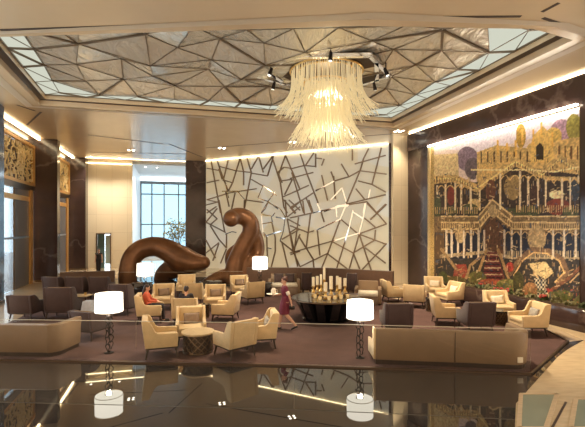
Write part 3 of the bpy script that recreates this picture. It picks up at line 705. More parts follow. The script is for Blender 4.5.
# planter along the mural
PA = rwall(460, 300, 1.0); PB = rwall(584, 300, 1.15); PA.z = PB.z = 0
pl = empty('planter', (PA+PB)/2, label='long low black marble planter under the mural', cat='planter'); pcn = (PA+PB)/2
q = MB(); q.bar(PA-pcn-wnr*.35+Vector((0, 0, .33)), PB+wd*.6-pcn-wnr*.35+Vector((0, 0, .33)), .7, .66); q.build('box', M['marble'], pl, bevel=.02)
q = MB(); q.bar(PA-pcn-wnr*.35+wd*.1+Vector((0, 0, .67)), PB-pcn-wnr*.35+Vector((0, 0, .67)), .5, .04); q.build('soil', M['slot'], kids(pl)[0])
L = (PB-PA).length
def bush(name, p, r, h, m_, seed, label, grp, flowers=0):
    rr = random.Random(seed); e = empty(name, p, label=label, cat='plant', group=grp)
    q = MB()
    for i in range(130):
        a = rr.uniform(0, 6.28); b_ = math.asin(rr.uniform(0, 1)); d = Vector((math.cos(a)*math.cos(b_)*r, math.sin(a)*math.cos(b_)*r, math.sin(b_)*h))*rr.uniform(.5, 1)
        s_ = rr.uniform(.05, .10); t = Vector((rr.uniform(-1, 1), rr.uniform(-1, 1), rr.uniform(-.2, 1))).normalized(); u = t.orthogonal().normalized()
        q.add([d-t*s_, d+u*s_*.45, d+t*s_, d-u*s_*.45], [(0, 1, 2, 3)])
    q.build('foliage', m_, e)
    q = MB()
    for i in range(5):
        a = rr.uniform(0, 6.28); q.tube([(0, 0, 0), (math.cos(a)*r*.5, math.sin(a)*r*.5, h*.7)], [.014, .006], 5)
    q.build('stem', M['wood'], e)
    if flowers:
        for i in range(flowers):
            q = MB(); a = rr.uniform(0, 6.28); rad_ = rr.uniform(.2, 1)*r; q.ball((math.cos(a)*rad_, math.sin(a)*rad_, h*rr.uniform(.6, 1)), .045, 8)
            q.build('flower', M['flower'], e)
k = 0
NPL = 11
where = ['at the far end', 'second from the far end', 'third from the far end', 'fourth from the far end', 'fifth from the far end', 'in the middle', 'fifth from the near end', 'fourth from the near end', 'third from the near end', 'second from the near end', 'at the near end']
for i in range(NPL):
    t = (i+.5)/NPL; p = PA.lerp(PB, t)-wnr*.38; p.z = .69; fl = (0, 6, 0, 9, 5, 0, 0, 7, 0, 0, 0)[i]
    bush('planter_bush', p, .17, .13+.08*((i*7) % 3)/2, M['leaf'] if i % 3 == 1 else M['leaf_y'], 50+i,
         ('red flowering bush' if fl else 'olive green bush')+' in the black planter under the mural, '+where[i], 'bushes in the planter', fl)

# ================================================================ furniture
def armchair(kind, W=.80, H=.93, arm=.60):
    e = empty('armchair'); fm = M['cream'] if kind == 'cream' else M['dark']
    k = H/.93; hw = W/2; th = .085
    q = MB(); q.xprism([(.36, .27), (.25, .27), (.31, .95*k-.02), (.45, .95*k)], -hw+th, hw-th); q.build('backrest', fm, e, bevel=.02)
    if kind != 'cream':
        q = MB(); q.xprism([(.25, .46), (.18, .46), (.24, .95*k-.01), (.312, .95*k+.005)], -hw+th+.01, hw-th-.01); q.build('back_lining', M['tan'], e, bevel=.015)
    side = [(.36, .27), (-.38, .27), (-.40, arm-.02), (-.38, arm), (.06, arm+.01), (.13, arm+.05), (.18, arm+.15*k), (.25, .93*k-.02), (.30, .95*k), (.45, .95*k)]
    if kind != 'cream': side = [(.36, .27), (-.40, .27), (-.42, arm-.02), (-.40, arm), (-.02, arm+.05), (.12, .88*k), (.22, .95*k), (.45, .95*k)]
    for s_ in (-1, 1):
        q = MB(); x = s_*(hw-th/2); q.xprism(side, x-th/2, x+th/2); q.build('side_panel', fm, e, bevel=.02)
    q = MB(); q.box((0, -.06, .325), (W-2*th, .64, .11)); q.build('seat_base', fm, e)
    q = MB(); q.box((0, -.08, .425), (W-2*th-.01, .64, .12)); q.build('seat_cushion', M['cream'] if kind == 'cream' else M['tan'], e, bevel=.035, bseg=3)
    q = MB(); q.box((0, -.02, .252), (W-.06, .74, .035)); q.build('base_frame', M['wood'], e)
    for sx, sy in ((-1, -1), (1, -1), (1, 1), (-1, 1)):
        q = MB(); t0 = Vector((sx*(hw-.09), -.02+sy*.32, .25)); q.tube([t0, t0+Vector((sx*.035, sy*.05, -.25))], [.03, .019], 8); q.build('leg', M['wood'], e)
    return e
def throw_pillow(m_):
    q = MB(); w_, h_, t_ = .44, .30, .11; nn_ = 8; vs = []; fs = []
    for side in (-1, 1):
        for j in range(nn_+1):
            for i in range(nn_+1):
                a, b_ = 2*i/nn_-1, 2*j/nn_-1; pf = (1-a**4)*(1-b_**4)
                cx_, cz_ = a*(1-.05*(1-b_*b_)), b_*(1-.07*(1-a*a)); vs.append((cx_*w_/2, side*t_/2*pf**.5, cz_*h_/2))
    for sd in range(2):
        o = sd*(nn_+1)**2
        for j in range(nn_):
            for i in range(nn_): a = o+j*(nn_+1)+i; fs.append((a, a+1, a+nn_+2, a+nn_+1))
    q.add(vs, fs); me = q.mesh('throw_pillow', True)
    bm = bmesh.new(); bm.from_mesh(me); bmesh.ops.remove_doubles(bm, verts=bm.verts, dist=.0005); bmesh.ops.recalc_face_normals(bm, faces=bm.faces); bm.to_mesh(me); bm.free()
    me.materials.append(m_); return me
PIL = {k_: throw_pillow(M[v]) for k_, v in (('brown', 'pillow_brown'), ('grey', 'pillow_grey'), ('light', 'pillow_light'), ('blue', 'pillow_blue'))}
proto = {}
def place_chair(px, py, fx, fy, kind, label, pillow=None, plabel=None, W=.80, H=.91, arm=.60, off=(0, 0), zoff=.014):
    key = (kind, W, H, arm)
    if key not in proto: proto[key] = armchair(kind, W, H, arm); c = proto[key]
    else: c = copy_tree(proto[key])
    p = G(px, py); c.location = (p.x+off[0], p.y+off[1], zoff); c.rotation_euler.z = face_rz(fx, fy)
    tag(c, label, 'armchair', 'cream armchairs in the lounge' if kind == 'cream' else 'dark armchairs in the lounge')
    if pillow:
        o = bpy.data.objects.new('throw_pillow', PIL[pillow]); COL.objects.link(o)
        mt = Matrix.Translation(c.location) @ Matrix.Rotation(c.rotation_euler.z, 4, 'Z') @ Matrix.Translation((0.02, .165, .625)) @ Matrix.Rotation(R(-14), 4, 'X') @ Matrix.Rotation(R(rnd.uniform(-6, 6)), 4, 'Y')
        o.matrix_world = mt; tag(o, plabel, 'cushion', 'throw cushions')
    return c
CHAIRS = [
 (161, 354, .93, .30, 'cream', 'cream armchair in front at the left, its side turned to us, facing right', None, None),
 (191, 339.5, .25, -1, 'cream', 'cream armchair facing us behind the near round table with lattice base', 'brown', 'brown cushion in the cream armchair facing us behind the near round table'),
 (235, 352.5, -.72, .8, 'cream', 'cream armchair in front seen from behind, right of the near round table', None, None),
 (260.5, 343, -.98, -.2, 'cream', 'cream armchair facing left with a grey cushion, below the walking person in maroon', 'grey', 'grey cushion in the cream armchair below the walking person in maroon'),
 (226, 317.5, -1, .12, 'cream', 'cream armchair seen from the side, facing left, at the middle of the seating', None, None),
 (215, 309, .12, -1, 'cream', 'cream armchair facing us with a taupe cushion, behind the side-on chair', 'brown', 'taupe cushion in the cream armchair behind the side-on chair'),
 (240, 295.5, .3, -1, 'cream', 'cream armchair facing us with a cushion, in front of the coiled sculpture', 'brown', 'brown cushion in the cream armchair in front of the coiled sculpture'),
 (252, 302, -.5, .85, 'cream', 'cream armchair seen from behind, in front of the coiled sculpture', None, None),
 (150, 319, .95, .2, 'cream', 'cream armchair in which the person in coral sits', None, None),
 (163, 308, .2, -1, 'cream', 'cream armchair facing us with a brown cushion, beside the person in coral', 'brown', 'brown cushion in the cream armchair beside the person in coral'),
 (186, 294.5, .15, -1, 'cream', 'cream armchair farthest back, half hidden behind another, under the arch sculpture', None, None),
 (195, 303.5, .05, 1, 'cream', 'cream armchair seen from behind with a flat back, right of the dark-haired guest', None, None),
 (187, 322, -.02, 1, 'cream', 'cream armchair in which the dark-haired guest sits with back to us', None, None),
 (393, 301, 1, .12, 'cream', 'cream armchair facing right, at the end of the rear banquette', 'brown', 'brown cushion in the cream armchair by the rear banquette'),
 (415, 306, .42, .95, 'cream', 'cream armchair seen from behind in front of the cream pillar', None, None),
 (435, 297.5, -.12, -1, 'cream', 'brightly lit cream armchair facing us at the left end of the mural', 'light', 'pale cushion in the armchair at the left end of the mural'),
 (449.5, 304, -.95, -.3, 'cream', 'brightly lit cream armchair facing left beside the planter', 'light', 'pale cushion in the cream armchair facing left beside the planter'),
 (445, 321, .97, -.14, 'cream', 'cream armchair seen from the side, facing right, behind the long tan banquette', 'brown', 'brown cushion in the armchair behind the long tan banquette'),
 (499, 316, -.05, -1, 'cream', 'brightly lit cream armchair facing us in the middle below the mural', 'light', 'pale cushion in the armchair in the middle below the mural'),
 (528, 331, -1, -.05, 'cream', 'cream armchair at the right end, facing left', 'grey', 'grey cushion in the cream armchair at the right end'),
]
for a in CHAIRS: place_chair(a[0], a[1]+(3.0 if 'right of the near round' in a[5] else 1.0 if a[1] > 353 else 3.2 if a[1] > 315 else 1.3), *a[2:])
DARK = [
 (63.5, 318, -.05, 1, 'big dark armchair with a flat tall back, left of the far lamp', .96, 1.08),
 (27, 319.5, .05, 1, 'low dark brown armchair at the far left by the bright door', .86, .86),
 (125, 314, .2, .97, 'dark tall armchair seen from behind, right of the left floor lamp', .78, 1.1),
 (57, 297.5, .2, 1, 'dark armchair at the left of the back row by the stone walk', .84, .93),
 (79, 297.5, .05, 1, 'dark armchair in the middle of the back row by the stone walk', .84, .93),
 (102, 297.5, 0, 1, 'dark armchair at the right of the back row by the stone walk', .84, .93),
 (91, 338, .3, .95, 'dark brown armchair half hidden behind the left banquette, under the lamp', .78, .80),
 (396, 331, .0, 1, 'dark armchair seen from behind, right of the right floor lamp', .82, .93),
 (475.5, 329.5, -.04, 1, 'dark armchair seen from behind below the mural, beside the lattice drum table', .84, .93),
]
for px, py, fx, fy, lab, W_, H_ in DARK: place_chair(px, py+(2.5 if px > 300 else 0), fx, fy, 'dark', lab, W=W_, H=H_, arm=.62)
p = G(88.5, 318.5); ot = empty('stool', (p.x, p.y, .014), label='pale blue grey tapered stool by the candle table left of the lamp', cat='stool')
q = MB(); q.box((0, 0, .33), (.30, .32, .56), taper=(1.55, 1.3)); q.build('seat', M['pillow_blue'], ot, bevel=.04)
q = MB(); q.box((0, 0, .03), (.40, .36, .06)); q.build('plinth', M['wood'], ot)

def drum_table(px, py, r, h, label, top='oak'):
    p = G(px, py); e = empty('side_table', (p.x, p.y, .014), label=label, cat='table', group='lattice drum tables')
    q = MB(); q.lathe([(r, h-.045), (r+.01, h-.02), (r, h)], 32); q.build('tabletop', M[top], e, smooth=True)
    q = MB(); q.lathe([(r*.80, .03), (r*.80, h-.045)], 28); q.build('drum', M['slot'], e, smooth=True)
    q = MB(); nn_ = 14
    for i in range(nn_):
        for s_ in (-1, 1):
            pts = []
            for t in range(7):
                a = 2*math.pi*i/nn_+s_*t/6*1.25; pts.append((r*.88*math.cos(a), r*.88*math.sin(a), .03+(h-.08)*t/6))
            q.tube(pts, .013, 5)
    q.tube([(r*.88*math.cos(a*.2618), r*.88*math.sin(a*.2618), .02) for a in range(24)], .02, 6, closed=True)
    q.build('lattice', M['bronze_metal'], e, smooth=True); return e
drum_table(198, 352, .41, .52, 'near round table with pale top and dark lattice base')
drum_table(203.5, 318, .22, .48, 'small lattice drum table between the cream chairs at the middle', 'black')
drum_table(499.5, 325, .24, .46, 'lattice drum table in front of the brightly lit armchair below the mural', 'black')
drum_table(431, 311.5, .2, .5, 'small lattice drum table between the armchairs by the cream pillar', 'black')

def glass_table(px, py, w_, d_, h, label):
    p = G(px, py); e = empty('low_table', (p.x, p.y, .014), label=label, cat='table', group='black glossy low tables')
    q = MB(); q.box((0, 0, h-.02), (w_, d_, .04)); q.build('tabletop', M['black_floor'], e, bevel=.006)
    q = MB(); q.box((0, 0, (h-.04)/2), (w_*.8, d_*.8, h-.04)); q.build('base', M['black'], e, bevel=.01)
glass_table(265.5, 296, .62, .6, .62, 'black low table with glossy top by the tray of the person in maroon')
glass_table(211, 297, .95, .6, .7, 'black low table with glossy top below the coiled sculpture')
glass_table(143, 297, .8, .6, .66, 'black low table with glossy top below the arch sculpture')
p = G(80, 314); e = empty('side_table', (p.x, p.y, .014), label='square side table with a candle, left of the left floor lamp', cat='table')
q = MB(); q.box((0, 0, .66), (.72, .5, .04)); q.build('tabletop', M['oak'], e, bevel=.006)
for sx, sy in ((-1, -1), (1, -1), (1, 1), (-1, 1)):
    q = MB(); q.bar((sx*.31, sy*.2, 0), (sx*.31, sy*.2, .64), .04, .04, Vector((0, 1, 0))); q.build('leg', M['wood'], e)
vh = empty('candle_holder', (p.x+.22, p.y-.05, .695), label='small amber candle glass on the side table by the left lamp', cat='candle')
q = MB(); q.lathe([(.035, 0), (.045, .09), (.04, .09), (.03, .015)], 14); q.build('glass', M['gold'], vh, smooth=True)
q = MB(); q.lathe([(.028, .02), (.028, .07)], 12); q.build('candle', M['candle'], vh)

# ---------------------------------------------------------------- banquettes (swept along a path, back to the viewer)
def sweep(path, section, name, m_, parent, side=1, bevel=0., cap=True):
    pts = [Vector((p[0], p[1], 0)) for p in path]; n_ = len(pts); q = MB(); k_ = len(section)
    for i in range(n_):
        a = (pts[i]-pts[i-1]).normalized() if i > 0 else None; b_ = (pts[i+1]-pts[i]).normalized() if i < n_-1 else None
        t = (a+b_).normalized() if (a and b_) else (a or b_)
        nrm = Vector((-t.y, t.x, 0))*side
        sc = 1/max(.5, (nrm.dot(Vector((-(a or b_).y, (a or b_).x, 0))*side)))
        for o_, z in section: q.v.append(pts[i]+nrm*o_*sc+Vector((0, 0, z)))
    for i in range(n_-1):
        for k in range(k_): q.f.append([i*k_+k, i*k_+(k+1) % k_, (i+1)*k_+(k+1) % k_, (i+1)*k_+k])
    if cap: q.f.append(list(range(k_))); q.f.append([(n_-1)*k_+k for k in range(k_)][::-1])
    return q.build(name, m_, parent, bevel=bevel)
def arc(c, r, a0, a1, n_=7): return [(c[0]+r*math.cos(R(a0+(a1-a0)*i/(n_-1))), c[1]+r*math.sin(R(a0+(a1-a0)*i/(n_-1)))) for i in range(n_)]
def banquette(path, label, H, seams, ends=()):
    o = Vector((*path[0], .014)); e = empty('banquette', o, label=label, cat='sofa'); loc = [(p_[0]-o.x, p_[1]-o.y) for p_ in path]
    sweep(loc, [(-.03, .10), (.14, .10), (.18, .5), (.12, H-.02), (-.02, H), (-.06, H-.03)], 'backrest', M['tan'], e, bevel=.015)
    sweep(loc, [(.16, .16), (.72, .16), (.74, .40), (.70, .44), (.16, .44)], 'seat', M['dark'], e, bevel=.02)
    sweep(loc, [(.0, 0), (.62, 0), (.62, .14), (.0, .14)], 'plinth', M['wood'], e)
    q = MB()
    for sx, sy in seams: q.bar((sx-o.x, sy-o.y, .12), (sx-o.x+.0, sy-o.y-.02, H-.03), .014, .05, Vector((0, 1, 0)))
    if seams: q.build('seam', M['slot'], e)
    return e, o
b1, bo = banquette([(1.93, 9.72), (2.6, 9.64), (3.7, 9.50), (4.88, 9.34)]+arc((4.94, 9.72), .39, -82, 8, 6)+[(5.35, 10.3)], 'long tan banquette at the right with its back to us', .83, [(3.66, 9.48)])
q = MB(); q.xprism([(.0, .1), (.74, .1), (.74, .44), (.2, .5), (.17, .83), (-.06, .83)], -.05, -.005); q.build('end_panel', M['cream'], b1, bevel=.01)
q = MB(); q.box((5.04-bo.x, 9.295-bo.y, .22), (.12, .02, .12)); q.build('white_square', M['white_cloth'], b1, bevel=.004)  # small white square low on the back, near its right end
b2, bo = banquette([(-9.3, 10.45), (-7.2, 10.3), (-6.0, 10.26)]+arc((-5.98, 10.50), .26, -84, -4, 5)+[(-5.66, 11.15)], 'tan banquette at the left edge with its back to us', .80, [(-5.92, 10.25)])
# rear sofas in front of the low wall
def sofa(px, py, w_, rz, label, cush):
    p = G(px, py); e = empty('sofa', (p.x, p.y, .014), rz, label, 'sofa', 'rear sofas by the low wall')
    q = MB(); q.xprism([(.45, .08), (.30, .08), (.36, .88), (.48, .88)], -w_/2, w_/2); q.build('backrest', M['tan'], e, bevel=.03)
    q = MB(); q.box((0, -.05, .18), (w_, .8, .36)); q.build('seat_base', M['pillow_brown'], e, bevel=.02)
    q = MB(); q.box((0, -.08, .42), (w_-.02, .78, .14)); q.build('seat_cushion', M['pillow_light'], e, bevel=.035)
    for s_ in (-1, 1):
        q = MB(); q.box((s_*(w_/2+.06), 0, .36), (.14, .9, .6)); q.build('arm', M['tan'], e, bevel=.03)
    for k, x in enumerate(cush):
        o = bpy.data.objects.new('throw_pillow', bpy.data.meshes['dark_pillow']); COL.objects.link(o)
        o.matrix_world = Matrix.Translation(e.location) @ Matrix.Rotation(rz, 4, 'Z') @ Matrix.Translation((x, .17, .70)) @ Matrix.Rotation(R(-14), 4, 'X') @ Matrix.Scale(1.45, 4, Vector((0, 0, 1)))
        tag(o, ('dark cushion on the rear sofa left of the head of the person in maroon', 'dark cushion on the rear sofa right of the head of the person in maroon')[k], 'cushion', 'throw cushions')
dm = throw_pillow(M['dark']); dm.name = 'dark_pillow'
sofa(284, 293.5, 1.25, 0.05, 'grey beige sofa with dark cushions behind the walking person in maroon', (-.25, .3))
sofa(368, 303.5, .82, -.2, 'cream seated sofa behind the right floor lamp', ())
for px, py, lab in ((306.5, 294, 'dark armchair behind the candle table, at its left'), (351, 294.5, 'dark armchair behind the candle table, at its right')):
    place_chair(px, py, .0, 1, 'dark', lab, W=.46, H=1.0, arm=.62)
# low wall behind the lounge
q = MB(); ws = [G(56, 290), G(112, 287.5)]; q.bar(ws[0]+Vector((0, .35, .42)), ws[1]+Vector((0, .35, .42)), .2, .84); struct(q.build('wall_low', M['dark'] if False else mat('brown_panel', (.13, .075, .05), .4, var=.08)))
q = MB(); ws = [G(246, 290.5), G(330, 291.5), G(396, 297)]
for a, b_ in zip(ws[:-1], ws[1:]): q.bar(a+Vector((0, .5, .55)), b_+Vector((0, .5, .55)), .25, 1.1)
struct(q.build('wall_low', bpy.data.materials['brown_panel']))

# ---------------------------------------------------------------- candle table
p = G(326, 319.5); ct = empty('round_table', (p.x, p.y, .014), label='big black round table with candles at the middle of the lounge', cat='table'); CTL = Vector((p.x, p.y, .014))
q = MB(); q.lathe([(1.06, .69), (1.15, .70), (1.17, .73), (1.15, .76)], 48); q.build('tabletop', M['black'], ct, smooth=True)
q = MB(); q.tube([(1.165*math.cos(a*math.pi/30), 1.165*math.sin(a*math.pi/30), .73) for a in range(60)], .02, 6, closed=True); q.build('rim', M['bronze_metal'], kids(ct)[0], smooth=True)
q = MB(); q.lathe([(.42, .05), (.36, .69)], 24); q.build('core', M['bronze_metal'], ct, smooth=True)
for i in range(12):
    a = 2*math.pi*(i+.5)/12; q = MB(); mt = Matrix.Rotation(a, 4, 'Z')
    q.add([(.45, -.14, .04), (.74, -.14, .04), (1.08, -.14, .69), (.45, -.14, .69), (.45, .14, .04), (.74, .14, .04), (1.08, .14, .69), (.45, .14, .69)],
          [(0, 1, 2, 3), (7, 6, 5, 4), (0, 4, 5, 1), (1, 5, 6, 2), (2, 6, 7, 3), (3, 7, 4, 0)], mt)
    q.build('fin', M['black'], ct, bevel=.012)
q = MB(); q.lathe([(.80, 0), (.80, .04)], 40); q.build('base', M['black'], ct)
CAN = [(313.3, .10, .36, .30, .05), (317.3, .55, .34, .30, .052), (321, .2, .40, .34, .04), (324.2, .62, .52, .42, .045), (325.6, -.35, .24, .30, .06), (331, -.15, .30, .42, .06), (337.2, .25, .38, .30, .045), (339.8, .0, .28, .38, .055), (345, .35, .33, .26, .055)]
CN = ['leftmost', 'second from the left', 'third from the left', 'tallest', 'lowest in the middle', 'first right of the middle', 'third from the right', 'second from the right', 'rightmost']
zt = CTL.z+.76
for (px, dy, sh, chh, r), nm in zip(CAN, CN):
    y = CTL.y+dy; x = (px-CX)/F*y; e = empty('candlestick', (x, y, zt), label='gold candlestick under the %s white candle on the round table' % nm, cat='candlestick', group='candlesticks on the round table')
    q = MB(); q.lathe([(.085, 0), (.09, .012), (.045, .03), (.03, .06), (.045, sh*.3), (.07, sh*.42), (.045, sh*.55), (.03, sh*.75), (.05, sh*.9), (r+.015, sh-.01), (r+.015, sh)], 16); q.build('stand', M['gold'], e, smooth=True)
    q = MB(); q.lathe([(r*.9, sh*.12), (r*1.5, sh*.22), (r*1.5, sh*.34), (r*.9, sh*.46)], 14); q.build('glass_bead', M['oak'], e, smooth=True)
    q = MB(); q.lathe([(r, 0), (r, chh), (r*.85, chh+.005), (r*.3, chh-.01)], 16); o = q.build('candle', M['candle'], smooth=True); o.location = (x, y, zt+sh)
    tag(o, '%s white pillar candle on the black round table' % nm, 'candle', 'candles on the round table')
BT = [(329, -.6, .12), (320, -.55, .10), (315, -.2, .11), (335, -.45, .1), (341, -.35, .12), (347.5, -.1, .10)]
BN = ['leftmost of the front row', 'second in the front row', 'in the middle of the front row', 'right of the middle', 'second from the right', 'rightmost']
for (px, dy, h), nm in zip(sorted(BT), BN):
    y = CTL.y+dy; x = (px-CX)/F*y; q = MB(); q.lathe([(.045, 0), (.06, .04), (.065, h), (.055, h), (.05, .045), (.03, .02)], 14)
    o = q.build('votive_glass', mat('amber_glass', (.62, .42, .18), .1, emit=(1, .7, .3), es=.25), smooth=True); o.location = (x, y, zt)
    tag(o, 'small amber votive glass on the candle table, '+nm, 'glass', 'votive glasses on the round table')
for k, (dx, z, ang, nm) in enumerate(((0, 0, 6, 'lower'), (.03, .045, -4, 'upper'))):
    y = CTL.y+.1; x = (351.5-CX)/F*y; e = empty('menu_book', (x+dx, y, zt+z), R(ang), '%s dark folder of the two stacked at the right of the candle table' % nm, 'book', 'folders on the round table')
    q = MB(); q.box((0, 0, .020), (.36, .26, .03)); q.build('pages', M['white_cloth'], e)
    q = MB(); q.box((-.0, 0, .0025), (.38, .28, .005)); q.box((0, 0, .0385), (.38, .28, .005)); q.box((-.1875, 0, .02), (.005, .28, .04)); q.build('cover', M['dark'], e)

# ---------------------------------------------------------------- floor lamps
def floor_lamp(p, sh_r, z0, z1, label, m_, power, chain=True, lean=0.):
    e = empty('floor_lamp', (p.x, p.y, .014), label=label, cat='lamp', group='white drum shade floor lamps')
    q = MB(); q.lathe([(sh_r, z0), (sh_r*.97, z1), (sh_r*.95, z1), (sh_r*.98, z0+.005)], 40); s = q.build('shade', m_, e, smooth=True)
    q = MB()
    for zz_ in (z0, z1):
        q = MB(); q.tube([(sh_r*.985*math.cos(a*math.pi/20), sh_r*.985*math.sin(a*math.pi/20), zz_) for a in range(40)], .008, 5, closed=True)
        q.build('shade_ring', M['band_pale'], s, smooth=True)
    q = MB(); q.lathe([(.11, 0), (.11, .012), (.03, .03), (.02, .06)], 28); q.build('base', M['iron'], e, smooth=True)
    q = MB(); zc = .03; k = 0; rr = random.Random(int(p.x*10)); H_ = z0+.06
    nl = 6; hh = (H_-.03)/nl
    for i in range(nl):
        for s_ in (-1, 1):
            cx_ = s_*.035+rr.uniform(-.012, .012); wv = rr.uniform(.035, .05); pts = []
            zz0 = zc+i*hh+(0 if s_ < 0 else hh*.35)
            for a in range(16):
                an = 2*math.pi*a/16; pts.append((cx_+wv*math.cos(an)*(1+.25*math.sin(3*an+i)), .03*math.sin(an*2+i)+s_*.012, min(zz0+hh*.55+hh*.58*math.sin(an), z1-.05)))
            q.tube(pts, .0105, 6, closed=True)
    q.build('stem', M['iron'], e, smooth=True)
    q = MB(); q.ball((0, 0, (z0+z1)/2), .06, 14); q.build('bulb', M['spot_glow'], e, smooth=True)
    l = bpy.data.lights.new('lamp_light', 'POINT'); l.energy = power*.7; l.color = (1, .84, .6); l.shadow_soft_size = .06
    lo = bpy.data.objects.new('lamp_light', l); COL.objects.link(lo); lo.parent = e; lo.location = (0, 0, z0-.05); return e
floor_lamp(AT(109, 0, 10.55), .335, 1.04, 1.49, 'white drum floor lamp in front at the left with a chain stem', M['shade'], 30)
floor_lamp(AT(360, 0, 10.15), .325, .96, 1.38, 'white drum floor lamp in front at the right with a chain stem', M['shade'], 30)
floor_lamp(G(145, 301.5), .34, 1.08, 1.60, 'white drum floor lamp under the arch sculpture', M['shade_far'], 22)
floor_lamp(G(260, 297), .35, 1.24, 1.80, 'white drum floor lamp right of the coiled sculpture', M['shade_far'], 22)

# ---------------------------------------------------------------- sculptures
def smooth_path(pts, k=10):
    P_ = [Vector(p) for p in pts]; out = []
    for i in range(len(P_)-1):
        p0 = P_[max(i-1, 0)]; p1 = P_[i]; p2 = P_[i+1]; p3 = P_[min(i+2, len(P_)-1)]
        for j in range(k):
            t = j/k; out.append(.5*((2*p1)+(p2-p0)*t+(2*p0-5*p1+4*p2-p3)*t*t+(3*p1-p0-3*p2+p3)*t**3))
    out.append(P_[-1]); return out
def sculpt(name, label, curves, d0, plinth):
    b0 = AT(plinth[0], 0, d0); b0.z = 0; e = empty(name, b0, label=label, cat='sculpture')
    q = MB()
    for pts in curves:
        sp = smooth_path([(*(AT(px, py, d)-b0), r) if False else (AT(px, py, d)-b0) for px, py, d, r in pts], 8)
        rr = []; P_ = [p_[3] for p_ in pts]
        for i in range(len(P_)-1): rr += [P_[i]+(P_[i+1]-P_[i])*j/8 for j in range(8)]
        rr.append(P_[-1])
        q.tube(sp, rr, 18); q.ball(sp[0], rr[0]*.995, 16); q.ball(sp[-1], rr[-1]*.995, 16)
    o = voxel(q, 'body', .05, M['sculpture'], e, 6)
    return e
D0 = 23.5
sculpt('bronze_sculpture', 'brown bronze arch sculpture of a thick bent tube, at the left',
       [[(128.5, 290, D0-.6, .48), (128, 274, D0-.6, .50), (132, 258, D0-.4, .52), (142, 249, D0-.2, .54), (156, 246.5, D0, .56), (169, 251, D0, .62), (181, 258.5, D0, .74), (192, 262.5, D0-.1, .66), (204, 262.5, D0-.3, .36)],
        [(158, 287, D0+.9, .30), (164, 275, D0+.8, .52), (174, 268, D0+.5, .6), (186, 266, D0+.2, .55), (196, 263, D0, .45)]], D0, (160, 280))
q = MB()
sculpt('bronze_sculpture', 'brown bronze coiled sculpture with a looped top, in front of the lattice wall',
       [[(238, 288, D0, .74), (236, 270, D0, .62), (238.5, 258, D0, .54), (244, 245, D0, .50), (250, 234, D0, .49), (251, 225, D0-.05, .48), (246.5, 218.5, D0-.1, .48), (239, 216, D0-.2, .47), (232.5, 217.5, D0-.5, .46), (231, 219, D0-.8, .44)],
        [(252.5, 230, D0+.15, .42), (257, 240, D0+.25, .37), (258.5, 250, D0+.25, .35), (255.5, 258, D0+.1, .36), (249, 264, D0-.05, .40), (246, 288, D0-.1, .5)],
        [(236, 282, D0-.1, .55), (226, 276.5, D0-.1, .42), (214, 280, D0-.2, .38), (204, 284, D0-.3, .22)],
        [(238, 248, D0+.7, .3), (232, 254, D0+.7, .36), (231, 262, D0+.6, .34), (236, 272, D0+.5, .35)]], D0, (240, 280))
pl0, pl1 = AT(112, 0, 24.2), AT(262, 0, 24.2)
q = MB(); q.box(((pl0.x+pl1.x)/2, 23.8, .06), (pl1.x-pl0.x, 3.2, .10)); struct(q.build('trim_15', M['black_floor']))

# ---------------------------------------------------------------- glass balustrades
def glass_panel(a, b_, z0, z1, label, grp):
    c = (a+b_)/2; c.z = z0; e = empty('glass_panel', c, label=label, cat='balustrade', group=grp); a = a-c; b_ = b_-c; a.z = b_.z = 0
    g = (b_-a).normalized()*.012
    q = MB(); q.bar(a+g+Vector((0, 0, (z1-z0)/2)), b_-g+Vector((0, 0, (z1-z0)/2)), .012, z1-z0); q.build('pane', M['glass'], e)
    q = MB(); q.bar(a+g+Vector((0, 0, z1-z0+.006)), b_-g+Vector((0, 0, z1-z0+.006)), .014, .012); q.build('top_edge', M['glass_edge'], e)
def lerp_edge(px):
    for a, b_ in zip(EDGE[:-1], EDGE[1:]):
        xa = CX+F*a.x/a.y; xb = CX+F*b_.x/b_.y
        if xa <= px <= xb:
            for i in range(200):
                p_ = a.lerp(b_, i/199)
                if CX+F*p_.x/p_.y >= px: return p_
    return EDGE[-1]
stops = [-120, 135, 294, 454, 531]
for (s0, s1), lab in zip(zip(stops[:-1], stops[1:]), ('clear glass balustrade panel in front of the left banquette', 'clear glass balustrade panel in front of the left cream armchairs', 'clear glass balustrade panel in front of the right floor lamp', 'clear glass balustrade panel in front of the right half of the long banquette')):
    glass_panel(lerp_edge(s0), lerp_edge(s1), .06, .98, lab, 'front glass balustrade')
a, b_, c = AT(119, 0, 21.6), AT(184, 0, 21.6), AT(243, 0, 21.4)
for p_ in (a, b_, c): p_.z = 0
glass_panel(a, b_, .02, .82, 'clear rear glass balustrade panel in front of the arch sculpture', 'rear glass balustrade')
glass_panel(b_, c, .02, .88, 'clear rear glass balustrade panel in front of the coiled sculpture', 'rear glass balustrade')

# ---------------------------------------------------------------- plants in the hall
def tall_plant(p, label):
    e = empty('potted_plant', p, label=label, cat='plant'); rr = random.Random(9)
    q = MB(); q.lathe([(.35, 0), (.45, .7), (.40, .7), (.36, .6)], 20); q.build('pot', M['bronze_metal'], e, smooth=True)
    q = MB(); lf = MB()
    for i in range(13):
        a = rr.uniform(0, 6.28); r = rr.uniform(.3, 1.1); h = rr.uniform(2.0, 3.4); tip = Vector((math.cos(a)*r, math.sin(a)*r, h)); q.tube([(0, 0, .6), tip*.5+Vector((0, 0, .5)), tip], [.03, .02, .01], 5)
        for j in range(26):
            d = tip+Vector((rr.gauss(0, .28), rr.gauss(0, .28), rr.gauss(0, .3))); t = Vector((rr.uniform(-1, 1), rr.uniform(-1, 1), rr.uniform(-1, .6))).normalized()*rr.uniform(.12, .22); u = t.orthogonal().normalized()*.05
            lf.add([d-t, d+u, d+t, d-u], [(0, 1, 2, 3)])
    q.build('stem', M['wood'], e); lf.build('foliage', M['leaf_y'], e)
